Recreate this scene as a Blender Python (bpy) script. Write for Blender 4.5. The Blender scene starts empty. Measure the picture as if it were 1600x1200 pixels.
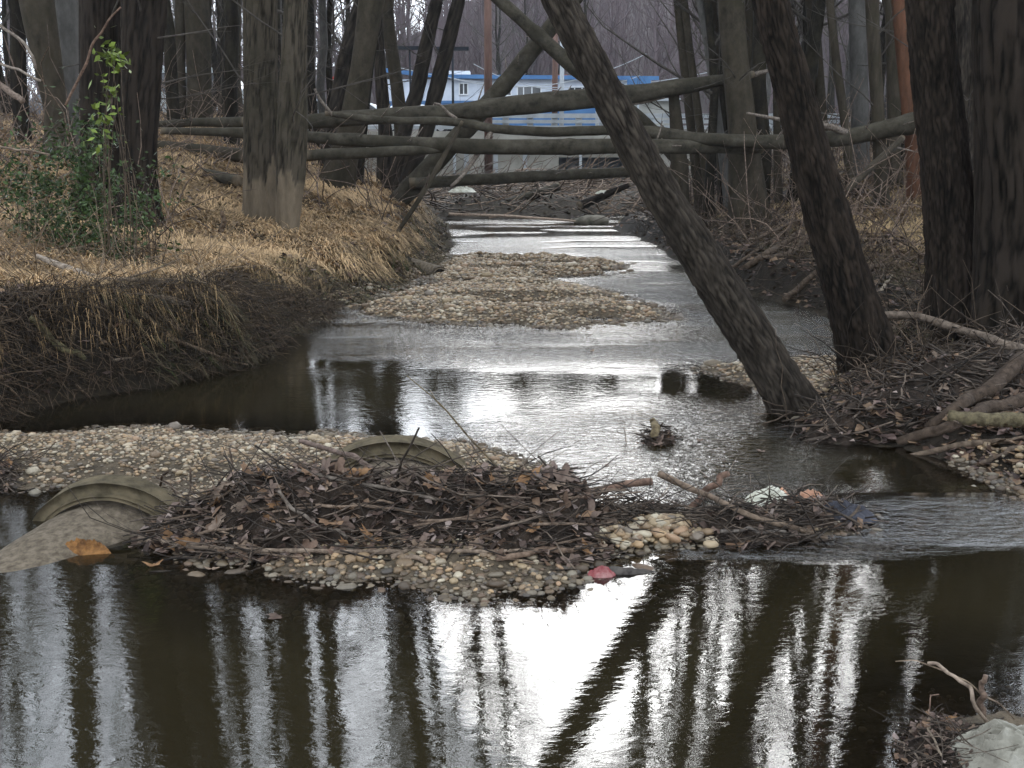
import bpy, math, random
import numpy as np
R = random.Random(11)
rng = np.random.default_rng(11)
D = bpy.data
SC = bpy.context.scene
COL = SC.collection

# ---------------------------------------------------------------- camera, sky, sun, exposure
F, CX, CY, HZ, CH = 1700.0, 800.0, 600.0, 230.0, 1.8      # focal length in photo pixels, centre, horizon row, eye height
TH = math.atan((CY - HZ) / F); CT, ST = math.cos(TH), math.sin(TH)
cam = D.objects.new('camera', D.cameras.new('camera')); COL.objects.link(cam)
cam.location = (0, 0, CH); cam.rotation_euler = (math.pi / 2 - TH, 0, 0)
cam.data.sensor_width = 36; cam.data.lens = 36 * F / 1600; cam.data.clip_end = 2000; cam.data.clip_start = 0.05
SC.camera = cam
w = D.worlds.new('World'); SC.world = w; w.use_nodes = True
nt = w.node_tree; nt.nodes.clear()
out = nt.nodes.new('ShaderNodeOutputWorld'); bg = nt.nodes.new('ShaderNodeBackground')
sky = nt.nodes.new('ShaderNodeTexSky'); sky.sky_type = 'NISHITA'; sky.sun_disc = False
SUN_EL, SUN_ROT = math.radians(22), math.radians(9)      # a bright veiled sun beyond the far woods
sky.sun_elevation = SUN_EL; sky.sun_rotation = SUN_ROT
sky.air_density = 1.0; sky.dust_density = 10.0; sky.ozone_density = 1.0
hs = nt.nodes.new('ShaderNodeHueSaturation'); hs.inputs['Saturation'].default_value = 0.15
mx = nt.nodes.new('ShaderNodeMix'); mx.data_type = 'RGBA'; mx.inputs[0].default_value = 0.82
mx.inputs[7].default_value = (12.4, 13.7, 15.3, 1)          # the even grey-white of the cloud deck
nt.links.new(sky.outputs[0], hs.inputs['Color']); nt.links.new(hs.outputs[0], mx.inputs[6])
nt.links.new(mx.outputs[2], bg.inputs[0]); nt.links.new(bg.outputs[0], out.inputs[0])
bg.inputs[1].default_value = 0.15
sl = D.lights.new('sun', 'SUN'); sl.energy = 0.5; sl.angle = math.radians(25); sl.color = (1, 0.97, 0.92)
so = D.objects.new('sun', sl); COL.objects.link(so)
so.rotation_euler = (math.pi / 2 - SUN_EL, 0, math.pi - SUN_ROT)
SC.view_settings.view_transform = 'Standard'; SC.view_settings.look = 'None'
SC.view_settings.gamma = 1; SC.view_settings.use_curve_mapping = False
SC.view_settings.exposure = 0.75
SC.cycles.max_bounces = 6; SC.cycles.transparent_max_bounces = 12

# ---------------------------------------------------------------- geometry helpers
def ray(px, py):
    u = (px - CX) / F; v = (CY - py) / F
    return np.array([u, CT + v * ST, -ST + v * CT])
def at(px, py, Y):
    r = ray(px, py); return np.array([0, 0, CH]) + r * (Y / r[1])
def gp(px, py, z=0.0):
    r = ray(px, py); return np.array([0, 0, CH]) + r * ((z - CH) / r[2])
def proj(x, y, z):
    z = z - CH; f = y * CT - z * ST; u = y * ST + z * CT
    f = np.where(f < .05, .05, f); return CX + F * x / f, CY - F * u / f
def ss(a, b, x):
    t = np.clip((x - a) / (b - a), 0, 1); return t * t * (3 - 2 * t)

def hsh(ix, iy, iz, s):
    h = (ix * 374761393 + iy * 668265263 + iz * 1274126177 + s * 974634777) & 0xffffffff
    h = ((h ^ (h >> 13)) * 1274126177) & 0xffffffff
    h = ((h ^ (h >> 16)) * 2246822519) & 0xffffffff
    return ((h ^ (h >> 15)) & 0xffffff) / float(0xffffff)
def noise3(x, y, z, s=0):
    x, y, z = np.broadcast_arrays(np.asarray(x, float), np.asarray(y, float), np.asarray(z, float))
    ix, iy, iz = (np.floor(a).astype(np.int64) for a in (x, y, z))
    fx, fy, fz = x - ix, y - iy, z - iz
    fx, fy, fz = (a * a * (3 - 2 * a) for a in (fx, fy, fz))
    r = 0
    for dx in (0, 1):
        for dy in (0, 1):
            for dz in (0, 1):
                r = r + hsh(ix + dx, iy + dy, iz + dz, s) * (fx if dx else 1 - fx) * (fy if dy else 1 - fy) * (fz if dz else 1 - fz)
    return r
def fbm(x, y, z=0, s=0, o=4):
    a, t, r = 1.0, 0.0, 0
    for k in range(o):
        r = r + a * noise3(x * 2 ** k, y * 2 ** k, np.asarray(z) * 2 ** k, s + k * 17); t += a; a *= .5
    return r / t
def worley(x, y, z, s=0):
    ix, iy, iz = (np.floor(a).astype(np.int64) for a in (x, y, z))
    f1 = np.full(x.shape, 9.0); f2 = f1.copy(); idd = np.zeros(x.shape)
    for dx in (-1, 0, 1):
        for dy in (-1, 0, 1):
            for dz in (-1, 0, 1):
                cx, cy, cz = ix + dx, iy + dy, iz + dz
                d = (cx + hsh(cx, cy, cz, s) - x) ** 2 + (cy + hsh(cx, cy, cz, s + 1) - y) ** 2 + (cz + hsh(cx, cy, cz, s + 2) - z) ** 2
                n = d < f1
                f2 = np.where(n, f1, np.minimum(f2, d)); idd = np.where(n, hsh(cx, cy, cz, s + 3), idd); f1 = np.where(n, d, f1)
    return np.sqrt(f1), np.sqrt(f2), idd

class MB:
    """collects vertices, faces and a colour per vertex for ONE mesh"""
    def __init__(s): s.V = []; s.F = []; s.C = []; s.n = 0
    def add(s, V, faces, c=(1, 1, 1)):
        V = np.asarray(V, float); s.V.append(V)
        for f in faces:
            f = np.asarray(f, np.int64)
            if f.size: s.F.append(f + s.n)
        c = np.asarray(c, float)
        if c.ndim == 1: c = np.tile(c, (len(V), 1))
        s.C.append(c); s.n += len(V); return s
def mesh_from(name, V, Fl, C=None, mat=None, smooth=True, attrs=None):
    me = D.meshes.new(name); V = np.asarray(V, np.float32)
    me.vertices.add(len(V)); me.vertices.foreach_set('co', V.ravel())
    li = np.concatenate([f.ravel() for f in Fl]); tot = np.concatenate([np.full(len(f), f.shape[1]) for f in Fl])
    st = np.concatenate([[0], np.cumsum(tot)[:-1]])
    me.loops.add(len(li)); me.loops.foreach_set('vertex_index', li.astype(np.int32))
    me.polygons.add(len(tot)); me.polygons.foreach_set('loop_start', st.astype(np.int32))
    me.polygons.foreach_set('use_smooth', np.full(len(tot), smooth))
    me.update(calc_edges=True)
    if C is not None:
        a = me.color_attributes.new('Col', 'FLOAT_COLOR', 'POINT')
        a.data.foreach_set('color', np.concatenate([C, np.ones((len(C), 1))], 1).astype(np.float32).ravel())
    for k, v in (attrs or {}).items():
        a = me.attributes.new(k, 'FLOAT', 'POINT'); a.data.foreach_set('value', np.asarray(v, np.float32).ravel())
    if mat: me.materials.append(mat)
    return me
def build(mb, name, mat, parent=None, loc=None, smooth=True, attrs=None):
    V = np.concatenate(mb.V); C = np.concatenate(mb.C)
    off = np.array(parent.location) if parent is not None and loc is None else (np.zeros(3) if loc is None else np.asarray(loc, float))
    me = mesh_from(name, V - off, mb.F, C, mat, smooth, attrs)
    o = D.objects.new(name, me); COL.objects.link(o)
    if parent is not None: o.parent = parent
    elif loc is not None: o.location = loc
    return o
def tag(o, label=None, cat=None, group=None, kind=None):
    if label: o['label'] = label
    if cat: o['category'] = cat
    if group: o['group'] = group
    if kind: o['kind'] = kind
    return o
def thing(name, label, cat, loc, group=None):
    o = D.objects.new(name, None); COL.objects.link(o); o.location = tuple(loc); o.empty_display_size = .1
    return tag(o, label, cat, group)

def tube(P, rad, n=6, cap=True):
    P = np.asarray(P, float); m = len(P); rad = np.broadcast_to(np.asarray(rad, float), (m,))
    T = np.gradient(P, axis=0); T /= np.linalg.norm(T, axis=1)[:, None] + 1e-9
    d = P[-1] - P[0]; ref = np.eye(3)[int(np.argmin(np.abs(d)))]
    U = np.cross(T, ref); U /= np.linalg.norm(U, axis=1)[:, None] + 1e-9; W = np.cross(T, U)
    a = np.arange(n) * 2 * math.pi / n
    V = P[:, None] + rad[:, None, None] * (np.cos(a)[None, :, None] * U[:, None] + np.sin(a)[None, :, None] * W[:, None])
    i = np.arange(m - 1)[:, None] * n; k = np.arange(n)[None]; k2 = (k + 1) % n
    q = np.stack([i + k, i + k2, i + n + k2, i + n + k], -1).reshape(-1, 4)
    fs = [q]
    if cap: fs += [np.arange(n)[::-1][None], (np.arange(n) + (m - 1) * n)[None]]
    return V.reshape(-1, 3), fs
def path(pts, n, wob=0.0, seed=None):
    """smooth resampling of a polyline with wobble"""
    pts = np.asarray(pts, float); L = np.r_[0, np.cumsum(np.linalg.norm(np.diff(pts, axis=0), axis=1))]
    t = np.linspace(0, L[-1], n)
    P = np.stack([np.interp(t, L, pts[:, k]) for k in range(3)], 1)
    if len(pts) > 2:
        for _ in range(max(1, n // 10)): P[1:-1] = P[1:-1] * .5 + .25 * (P[:-2] + P[2:])
    if wob:
        s = R.random() * 99; k = max(3, n // 3)
        for c in range(3):
            P[:, c] += wob * (np.interp(np.linspace(0, 1, n), np.linspace(0, 1, k), rng.uniform(-1, 1, k)))
    return P, t / max(L[-1], 1e-6)
def box(x0, x1, y0, y1, z0, z1):
    V = [(x, y, z) for x in (x0, x1) for y in (y0, y1) for z in (z0, z1)]
    return V, [np.array([(0, 1, 3, 2), (4, 6, 7, 5), (0, 4, 5, 1), (2, 3, 7, 6), (0, 2, 6, 4), (1, 5, 7, 3)])]

# ---------------------------------------------------------------- materials
def nodes(name):
    m = D.materials.new(name); m.use_nodes = True; t = m.node_tree
    b = t.nodes['Principled BSDF']; return m, t, b
def nd(t, kind, **kw):
    n = t.nodes.new(kind)
    for k, v in kw.items():
        if k in n.inputs: n.inputs[k].default_value = v
        else: setattr(n, k, v)
    return n
def pmat(name, c1, c2, scale=6, rough=.85, bump=.4, bscale=40, stretch=(1, 1, 1), use_col=False, c3=None, dist=.01, spec=.12, detail=6, metallic=0, flat=.0):
    m, t, b = nodes(name); L = t.links.new
    tc = nd(t, 'ShaderNodeTexCoord'); mp = nd(t, 'ShaderNodeMapping'); mp.inputs['Scale'].default_value = stretch
    L(tc.outputs['Object'], mp.inputs[0])
    n1 = nd(t, 'ShaderNodeTexNoise', Scale=scale, Detail=detail, Roughness=.65); L(mp.outputs[0], n1.inputs['Vector'])
    cr = nd(t, 'ShaderNodeValToRGB'); e = cr.color_ramp.elements
    e[0].position = .36; e[0].color = (*c1, 1); e[1].position = .64; e[1].color = (*c2, 1)
    if c3: q = e.new(.5); q.color = (*c3, 1)
    L(n1.outputs[0], cr.inputs[0]); colour = cr.outputs[0]
    if use_col:
        at_ = nd(t, 'ShaderNodeVertexColor', layer_name='Col'); mu = nd(t, 'ShaderNodeMix', data_type='RGBA', blend_type='MULTIPLY')
        mu.inputs[0].default_value = 1; L(colour, mu.inputs[6]); L(at_.outputs[0], mu.inputs[7]); colour = mu.outputs[2]
    L(colour, b.inputs['Base Color'])
    n2 = nd(t, 'ShaderNodeTexNoise', Scale=bscale, Detail=5, Roughness=.7); L(mp.outputs[0], n2.inputs['Vector'])
    bp = nd(t, 'ShaderNodeBump', Strength=bump, Distance=dist); L(n2.outputs[0], bp.inputs['Height']); L(bp.outputs[0], b.inputs['Normal'])
    b.inputs['Roughness'].default_value = rough; b.inputs['Specular IOR Level'].default_value = spec; b.inputs['Metallic'].default_value = metallic
    return m
def bark_mat(name, crev, plate, moss=None, rough=.9, bs=55, stretch=(1, 1, .25), wood=(.15, .118, .082)):
    """bark: colour between crevice and plate by the modelled relief (attribute bk), bare wood where wd = 1"""
    m, t, b = nodes(name); L = t.links.new
    tc = nd(t, 'ShaderNodeTexCoord'); mp = nd(t, 'ShaderNodeMapping'); mp.inputs['Scale'].default_value = stretch
    L(tc.outputs['Object'], mp.inputs[0])
    n1 = nd(t, 'ShaderNodeTexNoise', Scale=9, Detail=8, Roughness=.7); L(mp.outputs[0], n1.inputs['Vector'])
    bk = nd(t, 'ShaderNodeAttribute', attribute_name='bk')
    ad = nd(t, 'ShaderNodeMath', operation='MULTIPLY_ADD'); ad.inputs[1].default_value = .55; L(bk.outputs['Fac'], ad.inputs[0]); L(n1.outputs[0], ad.inputs[2])
    cr = nd(t, 'ShaderNodeValToRGB'); e = cr.color_ramp.elements
    e[0].position = .45; e[0].color = (*crev, 1); e[1].position = 1.0; e[1].color = (*plate, 1)
    L(ad.outputs[0], cr.inputs[0]); colour = cr.outputs[0]
    if moss:
        n3 = nd(t, 'ShaderNodeTexNoise', Scale=1.6, Detail=7, Roughness=.7); L(tc.outputs['Object'], n3.inputs['Vector'])
        mr = nd(t, 'ShaderNodeMapRange'); mr.inputs[1].default_value = .47; mr.inputs[2].default_value = .72; L(n3.outputs[0], mr.inputs[0])
        mm = nd(t, 'ShaderNodeMix', data_type='RGBA'); L(mr.outputs[0], mm.inputs[0]); L(colour, mm.inputs[6]); mm.inputs[7].default_value = (*moss, 1); colour = mm.outputs[2]
    wd = nd(t, 'ShaderNodeAttribute', attribute_name='wd'); mw = nd(t, 'ShaderNodeMix', data_type='RGBA')
    L(wd.outputs['Fac'], mw.inputs[0]); L(colour, mw.inputs[6])
    wr = nd(t, 'ShaderNodeValToRGB'); wr.color_ramp.elements[0].color = (wood[0] * .4, wood[1] * .4, wood[2] * .4, 1); wr.color_ramp.elements[1].color = (*wood, 1)
    wr.color_ramp.elements[0].position = .3; wr.color_ramp.elements[1].position = .7
    L(n1.outputs[0], wr.inputs[0]); L(wr.outputs[0], mw.inputs[7]); L(mw.outputs[2], b.inputs['Base Color'])
    n2 = nd(t, 'ShaderNodeTexNoise', Scale=bs, Detail=6, Roughness=.75); L(mp.outputs[0], n2.inputs['Vector'])
    bp = nd(t, 'ShaderNodeBump', Strength=.7, Distance=.012); L(n2.outputs[0], bp.inputs['Height']); L(bp.outputs[0], b.inputs['Normal'])
    b.inputs['Roughness'].default_value = rough; b.inputs['Specular IOR Level'].default_value = .06
    return m
M = {}
M['rough_dark'] = bark_mat('dark_scaly_bark', (.007, .0055, .0045), (.042, .034, .026))
M['rough_black'] = bark_mat('black_scaly_bark', (.003, .0025, .002), (.026, .019, .014))
M['furrow'] = bark_mat('furrowed_bark', (.007, .0055, .004), (.056, .046, .033), moss=(.026, .023, .014))
M['furrow_dark'] = bark_mat('dark_furrowed_bark', (.003, .0025, .002), (.021, .016, .012))
M['smooth'] = bark_mat('smooth_grey_bark', (.010, .0085, .006), (.055, .045, .032), moss=(.028, .024, .015), stretch=(1, 1, .6))
M['grey'] = bark_mat('pale_grey_bark', (0.0420, 0.0396, 0.0360), (0.1140, 0.1080, 0.0990), stretch=(1, 1, .5))
M['red'] = bark_mat('reddish_bark', (0.0300, 0.0168, 0.0108), (0.1080, 0.0510, 0.0300))
M['log'] = bark_mat('fallen_log_bark', (.006, .005, .0035), (.066, .058, .043), moss=(.024, .021, .014), stretch=(1, 1, 1), bs=30)
M['twig'] = pmat('twig_bark', (.035, .03, .025), (.075, .065, .055), 8, bump=.1)
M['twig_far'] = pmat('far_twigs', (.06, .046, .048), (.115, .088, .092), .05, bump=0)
M['stick'] = pmat('weathered_stick', (.055, .043, .034), (.17, .14, .115), 25, bump=.5, bscale=120, use_col=True)
M['tangle'] = pmat('wet_twigs', (.02, .015, .012), (.075, .058, .045), 20, rough=.65, bump=.3, use_col=True)
M['terrain'] = pmat('earth', (.55, .55, .55), (1.35, 1.3, 1.25), 14, bump=1, bscale=30, use_col=True, dist=.03, detail=9)
M['pebble'] = pmat('pebble_stone', (.8, .8, .8), (1.1, 1.1, 1.1), 60, rough=.55, bump=.1, use_col=True, spec=.4)
M['grass'] = pmat('dry_grass', (.8, .8, .8), (1.15, 1.15, 1.15), 3, rough=.8, bump=0, use_col=True)
M['leaf'] = pmat('dead_leaf', (.65, .6, .6), (1.2, 1.2, 1.2), 30, rough=.6, bump=.3, bscale=90, use_col=True)
M['green'] = pmat('green_leaf', (.7, .7, .7), (1.2, 1.2, 1.2), 9, rough=.4, bump=.1, use_col=True)
M['concrete'] = pmat('stained_concrete', (.05, .038, .026), (.125, .10, .073), 28, bump=1, bscale=140, c3=(.085, .068, .048), dist=.004, detail=9)
M['concrete_rim'] = pmat('algae_stained_concrete', (.03, .024, .014), (.095, .074, .045), 7, bump=.7, bscale=70, c3=(.07, .056, .034), dist=.006, detail=9)
M['pale_concrete'] = pmat('pale_concrete', (.22, .21, .18), (.34, .325, .285), 1.2, bump=.3, bscale=20, detail=9)
M['rail_concrete'] = pmat('grey_painted_rail', (.25, .27, .28), (.36, .38, .39), 2, bump=.1)
M['dark'] = pmat('painted_pipe_shade', (.01, .012, .016), (.03, .035, .045), 2, bump=0)  # near-black colour standing in for the shade inside the pipes

# ---------------------------------------------------------------- land form
def W2(*a): return [tuple(gp(px, py)[:2]) for px, py in a]
LEFT = [(-14, -10), (-8, -3), (-5.5, 1), (-4.6, 3), (-4.3, 4.5)] + W2((-60, 700), (0, 655), (130, 622), (300, 592), (385, 572), (450, 530), (505, 500), (560, 472), (655, 440), (690, 415), (712, 378), (700, 352), (690, 338)) + \
    [(-2.6, 33), (-3.6, 40), (-4.2, 46), (-4.2, 47.6), (-600, 47.6), (-600, -10)]
RIGHT = [(14, -10), (6, -3), (4, 1), (3.2, 3), (3.0, 4.6)] + W2((1640, 800), (1560, 750), (1480, 722), (1400, 702), (1300, 692), (1228, 668), (1240, 640), (1320, 600), (1335, 555), (1300, 500), (1240, 476), (1150, 458), (1085, 425), (1050, 400), (1000, 372), (950, 354)) + \
    [(4.4, 30), (6.2, 38), (7.4, 46), (7.4, 47.6), (600, 47.6), (600, -10)]
BARS = [  # outline, height, width of the shoulder
    (W2((-120, 745), (-120, 690), (0, 676), (150, 667), (400, 672), (560, 676), (720, 686), (800, 705), (850, 735), (872, 765), (900, 790), (960, 800), (1110, 850), (1000, 862), (905, 898), (860, 920), (700, 927), (560, 917), (460, 902), (380, 885), (290, 868), (300, 815), (270, 775), (150, 765), (40, 762)), .085, .55),
    (W2((480, 502), (560, 468), (650, 446), (740, 438), (860, 438), (960, 455), (1030, 478), (1060, 495), (985, 508), (900, 514), (760, 514), (640, 500)), .07, .7),
    (W2((660, 432), (700, 400), (850, 402), (980, 410), (960, 430), (800, 442), (680, 444)), .06, .5),
    (W2((1090, 575), (1200, 562), (1330, 560), (1400, 590), (1330, 640), (1260, 640), (1180, 605)), .08, .3),
    (W2((1515, 740), (1600, 725), (1750, 740), (1700, 790), (1600, 775)), .08, .4),
    (W2((1160, 790), (1240, 785), (1350, 800), (1350, 825), (1260, 838), (1150, 836)), .05, .25),
    ([(1.2, 3.0), (1.35, 3.15), (1.6, 3.22), (2.6, 3.2), (2.6, 1.5), (1.3, 1.5), (1.15, 2.7)], .02, .3),
]
DAM = [(-2.2, 28.5), (0, 28), (2.2, 28.6), (4.8, 31), (8.5, 47.6), (-5.5, 47.6)]
def sdf(poly, x, y):
    """signed distance, positive inside"""
    P = np.asarray(poly); n = len(P); d = np.full(x.shape, 1e9); ins = np.zeros(x.shape, bool)
    for i in range(n):
        a, b = P[i], P[(i + 1) % n]; e = b - a
        t = np.clip(((x - a[0]) * e[0] + (y - a[1]) * e[1]) / (e @ e + 1e-12), 0, 1)
        d = np.minimum(d, np.hypot(x - a[0] - t * e[0], y - a[1] - t * e[1]))
        c = ((a[1] > y) != (b[1] > y)) & (x < (b[0] - a[0]) * (y - a[1]) / (b[1] - a[1] + 1e-12) + a[0])
        ins ^= c
    return np.where(ins, d, -d)
def land(x, y):
    x = np.asarray(x, float); y = np.asarray(y, float)
    wx = x + .16 * (fbm(x * 1.3, y * 1.3, 3, 5, 3) - .5) * np.clip(y / 8, .4, 2); wy = y + .3 * (fbm(x * 1.3, y * 1.3, 9, 6, 3) - .5) + .25 * (fbm(x * 3.5, y * 3.5, 9, 18, 3) - .5)
    bed = -.34 + .06 * fbm(x * 1.5, y * 1.5, 1, 3)
    dl = sdf(LEFT, wx, wy); dr = sdf(RIGHT, wx, wy)
    P = np.interp(y, [0, 8, 12, 16, 22, 28, 45], [1.2, 1.25, 1.3, 1.5, 2.0, 2.6, 2.6])
    h1 = np.interp(y, [0, 8, 10.5, 13, 16, 20, 28, 34], [.7, .72, .55, .45, .5, .62, .6, .2]); w1 = np.interp(y, [0, 9, 11, 14], [.22, .28, .7, .95])
    hl = h1 * ss(0, 1, dl / w1) + (P - h1) * ss(0, 1, dl / np.interp(y, [0, 14, 20, 32], [6.5, 6.5, 5, 6]))
    P2 = np.interp(y, [0, 8, 14, 20, 30, 45], [.8, .75, 1.0, 1.2, 1.8, 2.42])
    h2 = np.interp(y, [0, 6, 8, 10, 14, 30], [.2, .16, .18, .34, .42, .2])
    hr = h2 * ss(0, .35, dr) + (P2 - h2) * ss(0.1, 5.5, dr)
    z = bed
    ed = lambda d, s=.35: np.where(d < 0, np.clip(d * s, -.5, 0), 0)
    z = np.maximum(z, np.where(dl > 0, hl, ed(dl, .7))); z = np.maximum(z, np.where(dr > 0, hr, ed(dr, .45)))
    g = np.full(x.shape, -9.0)
    for poly, h, wd in BARS:
        d = sdf(poly, wx, wy); z = np.maximum(z, np.where(d > 0, (h + (0 if wd < .5 or h > .08 else .05)) * ss(0, wd, d) - (0 if h > .08 or wd < .5 else .12) * ss(.45, .75, fbm(x * 1.1, y * 2.6, 3, 19, 3)) , np.clip(d * .22, -.5, 0))); g = np.maximum(g, d)
    dd = sdf(DAM, wx, wy); z = np.maximum(z, np.where(dd > 0, (.25 + .5 * fbm(x * .6, y * .6, 2, 8)) * ss(0, 1.5, dd) + .12 * (fbm(x * 2.5, y * 2.5, 2, 9) - .4) * ss(0, .5, dd), ed(dd)))
    # road fill, ground beyond the road, hill
    z = np.where(y > 47.5, 2.42, z); z = np.where(y > 56, np.maximum(z, 2.42 + ss(56, 62, y) * .4), z)
    s = x / np.maximum(y, 1); hf = np.interp(s, [-.6, -.3, -.12, -.02, .2, .5], [.25, .3, .55, 1, 1, .75])
    z = z + hf * np.clip(y - 84, 0, 90) * .25 + hf * np.clip(y - 174, 0, 400) * .02
    d = np.maximum(dl, dr)
    z = z + np.where((d > 0) & (y < 47), .13 * (fbm(x * 1.1, y * 1.1, 4, 12) - .5) + .07 * (fbm(x * 4.5, y * 4.5, 4, 13, 3) - .5), 0) * ss(0, .25, d)
    z = z + np.where((d > 0) & (y < 30), .17 * (fbm(x * 3.6, y * 3.6, 4, 15, 3) - .5) + .06 * (fbm(x * 11, y * 11, 4, 16, 2) - .5), 0) * ss(0, .12, d) * ss(1.3, .5, d)
    z = z + .012 * (fbm(x * 9, y * 9, 4, 14, 3) - .5)
    return z, dl, dr, g, dd
def H(x, y): return land(np.atleast_1d(x), np.atleast_1d(y))[0]
def Hs(x, y): return float(H(x, y)[0])
def hit(px, py, lo=2.5, hi=110):
    r = ray(px, py); Y = np.exp(np.linspace(math.log(lo), math.log(hi), 500)); t = Y / r[1]
    p = np.array([0, 0, CH])[None] + t[:, None] * r; z = H(p[:, 0], p[:, 1]); k = np.nonzero(p[:, 2] <= np.maximum(z, 0))[0]
    return p[k[0]] if len(k) else p[-1]

yy = np.concatenate([np.arange(-10, 2.6, .35), 2.6 * np.exp(np.arange(0, math.log(60 / 2.6), .0085)), 60 * np.exp(np.arange(.01, math.log(10), .03))])
ncol = 430; sarr = np.linspace(-1, 1, ncol); gs = .3 * sarr + .7 * sarr ** 3 * np.abs(sarr)
X = (10 + 1.3 * np.clip(yy, 0, None))[:, None] * gs[None]; Yg = np.broadcast_to(yy[:, None], X.shape)
Z, dl, dr, gm, dd = land(X, Yg)
_G = np.stack([Z, dl, dr, gm, dd])
def land(x, y):
    """the finished ground sheet, read back by interpolation"""
    x = np.asarray(x, float); y = np.asarray(y, float)
    fi = np.interp(y, yy, np.arange(len(yy))); hw = 10 + 1.3 * np.clip(y, 0, None)
    fj = np.interp(x / hw, gs, np.arange(ncol)); i = np.minimum(fi.astype(int), len(yy) - 2); j = np.minimum(fj.astype(int), ncol - 2); a = fi - i; b = fj - j
    r = _G[:, i, j] * (1 - a) * (1 - b) + _G[:, i + 1, j] * a * (1 - b) + _G[:, i, j + 1] * (1 - a) * b + _G[:, i + 1, j + 1] * a * b
    return tuple(r)
def mixc(a, b, t): return a * (1 - t[..., None]) + np.asarray(b) * t[..., None]
n1 = fbm(X * .9, Yg * .9, 1, 21); n2 = fbm(X * 5, Yg * 5, 1, 22)
c = np.zeros(X.shape + (3,)) + np.array([.045, .035, .022])                       # stream bed
gravel = ss(-.35, .0, gm) * (np.maximum(dl, dr) < .15)
c = mixc(c, (.15, .12, .085), gravel)
bank = ss(0, .12, np.maximum(dl, dr))
c = mixc(c, (.026, .02, .014), bank)
straw = ss(.2, .8, dl) * ss(7, 8.5, Yg) * (Yg < 47) * ss(.33, .52, n1 * .6 + n2 * .4)
c = mixc(c, (.26, .175, .08), straw * .85)
strawr = ss(.6, 1.6, dr) * ss(9, 11, Yg) * (Yg < 40) * ss(.42, .6, n1 * .6 + n2 * .4)
c = mixc(c, (.19, .13, .06), strawr * .8)
litter = ss(.2, 1, np.maximum(dl, dr)) * ss(.5, .6, n2)
c = mixc(c, (.075, .05, .038), litter * .5)
c = mixc(c, (.10, .085, .065), ss(0, .5, dd) * (Yg < 47.5) * (np.maximum(dl, dr) < .3) * .8)
c = mixc(c, (.11, .10, .09), ss(47.4, 47.6, Yg))
c = mixc(c, (.085, .066, .066), ss(80, 90, Yg)); c = mixc(c, (.05, .036, .036), ss(80, 90, Yg) * ss(.4, .6, fbm(X * .35, Yg * .12, 1, 24)))
c *= (.75 + .5 * n2)[..., None] * .5
mb = MB(); nr, nc = X.shape
i = (np.arange(nr - 1)[:, None] * nc + np.arange(nc - 1)[None]).ravel()
mb.add(np.stack([X, Yg, Z], -1).reshape(-1, 3), [np.stack([i, i + 1, i + nc + 1, i + nc], -1)], c.reshape(-1, 3))
ground = tag(build(mb, 'ground', M['terrain']), kind='structure')

# ---------------------------------------------------------------- water
yw = np.concatenate([np.arange(-10, 2, .4), 2 * np.exp(np.arange(0, math.log(48 / 2), .012))]); sw = np.linspace(-1, 1, 260)
XW = (6.5 + .28 * np.clip(yw, 0, None))[:, None] * sw[None]; YW = np.broadcast_to(yw[:, None], XW.shape)
zw = land(XW, YW)[0]; px_, py_ = proj(XW, YW, 0 * XW)
def ell(cx, cy, rx, ry, soft=.5):
    d = np.hypot((px_ - cx) / rx, (py_ - cy) / ry); return 1 - ss(1 - soft, 1 + soft, d)
rp = .013 + 0 * XW
def put(m, v):
    global rp
    rp = np.maximum(rp, m * v)
put(ell(700, 610, 330, 80, .5), .02); put(ell(760, 640, 260, 40, .8), .035); put(ell(1040, 715, 300, 80, .35), .4); put(ell(1480, 812, 300, 38, .25), .85)
put(ell(1270, 850, 240, 22, .4), .4); put(ell(1000, 530, 420, 36, .7), .5); put(ell(560, 492, 130, 12, .4), .7)
put(ell(860, 395, 300, 42, .4), .8); put(ell(1130, 490, 260, 40, .4), .6); put(ell(1050, 440, 160, 40, .4), .75)
put(ell(850, 338, 250, 12, .4), .7); put(ell(1390, 945, 55, 22, .9), .07)
rp = np.where(ell(1440, 740, 130, 32, .3) > .5, .03 + 0 * rp, rp)
st_ = fbm(XW * .5, YW * (1.6 if True else 1), 3, 61, 3); rp = rp * np.where(YW > 8.5, np.interp(YW, [9, 18], [.7, .15]) + .95 * ss(.44, .6, st_), .75 + .5 * ss(.4, .6, st_)); rp = rp * np.interp(YW, [0, 14, 24], [1, 1, .5])
mb = MB(); nr, nc = XW.shape; i = (np.arange(nr - 1)[:, None] * nc + np.arange(nc - 1)[None]).ravel()
mb.add(np.stack([XW, YW, 0 * XW], -1).reshape(-1, 3), [np.stack([i, i + 1, i + nc + 1, i + nc], -1)])
m, t, b = nodes('creek_water'); t.nodes.remove(b); L = t.links.new; outn = t.nodes['Material Output']
tc = nd(t, 'ShaderNodeTexCoord'); mp = nd(t, 'ShaderNodeMapping'); mp.inputs['Scale'].default_value = (.55, 1, 1); L(tc.outputs['Object'], mp.inputs[0])
ra = nd(t, 'ShaderNodeAttribute', attribute_name='ripple'); da = nd(t, 'ShaderNodeAttribute', attribute_name='depth')
w1 = nd(t, 'ShaderNodeTexNoise', Scale=24, Detail=4, Roughness=.6, Distortion=.4); L(mp.outputs[0], w1.inputs['Vector'])
w2 = nd(t, 'ShaderNodeTexNoise', Scale=5, Detail=2); L(mp.outputs[0], w2.inputs['Vector'])
su = nd(t, 'ShaderNodeMath', operation='MULTIPLY_ADD'); su.inputs[1].default_value = 1.0; L(w2.outputs[0], su.inputs[0]); L(w1.outputs[0], su.inputs[2])
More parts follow.
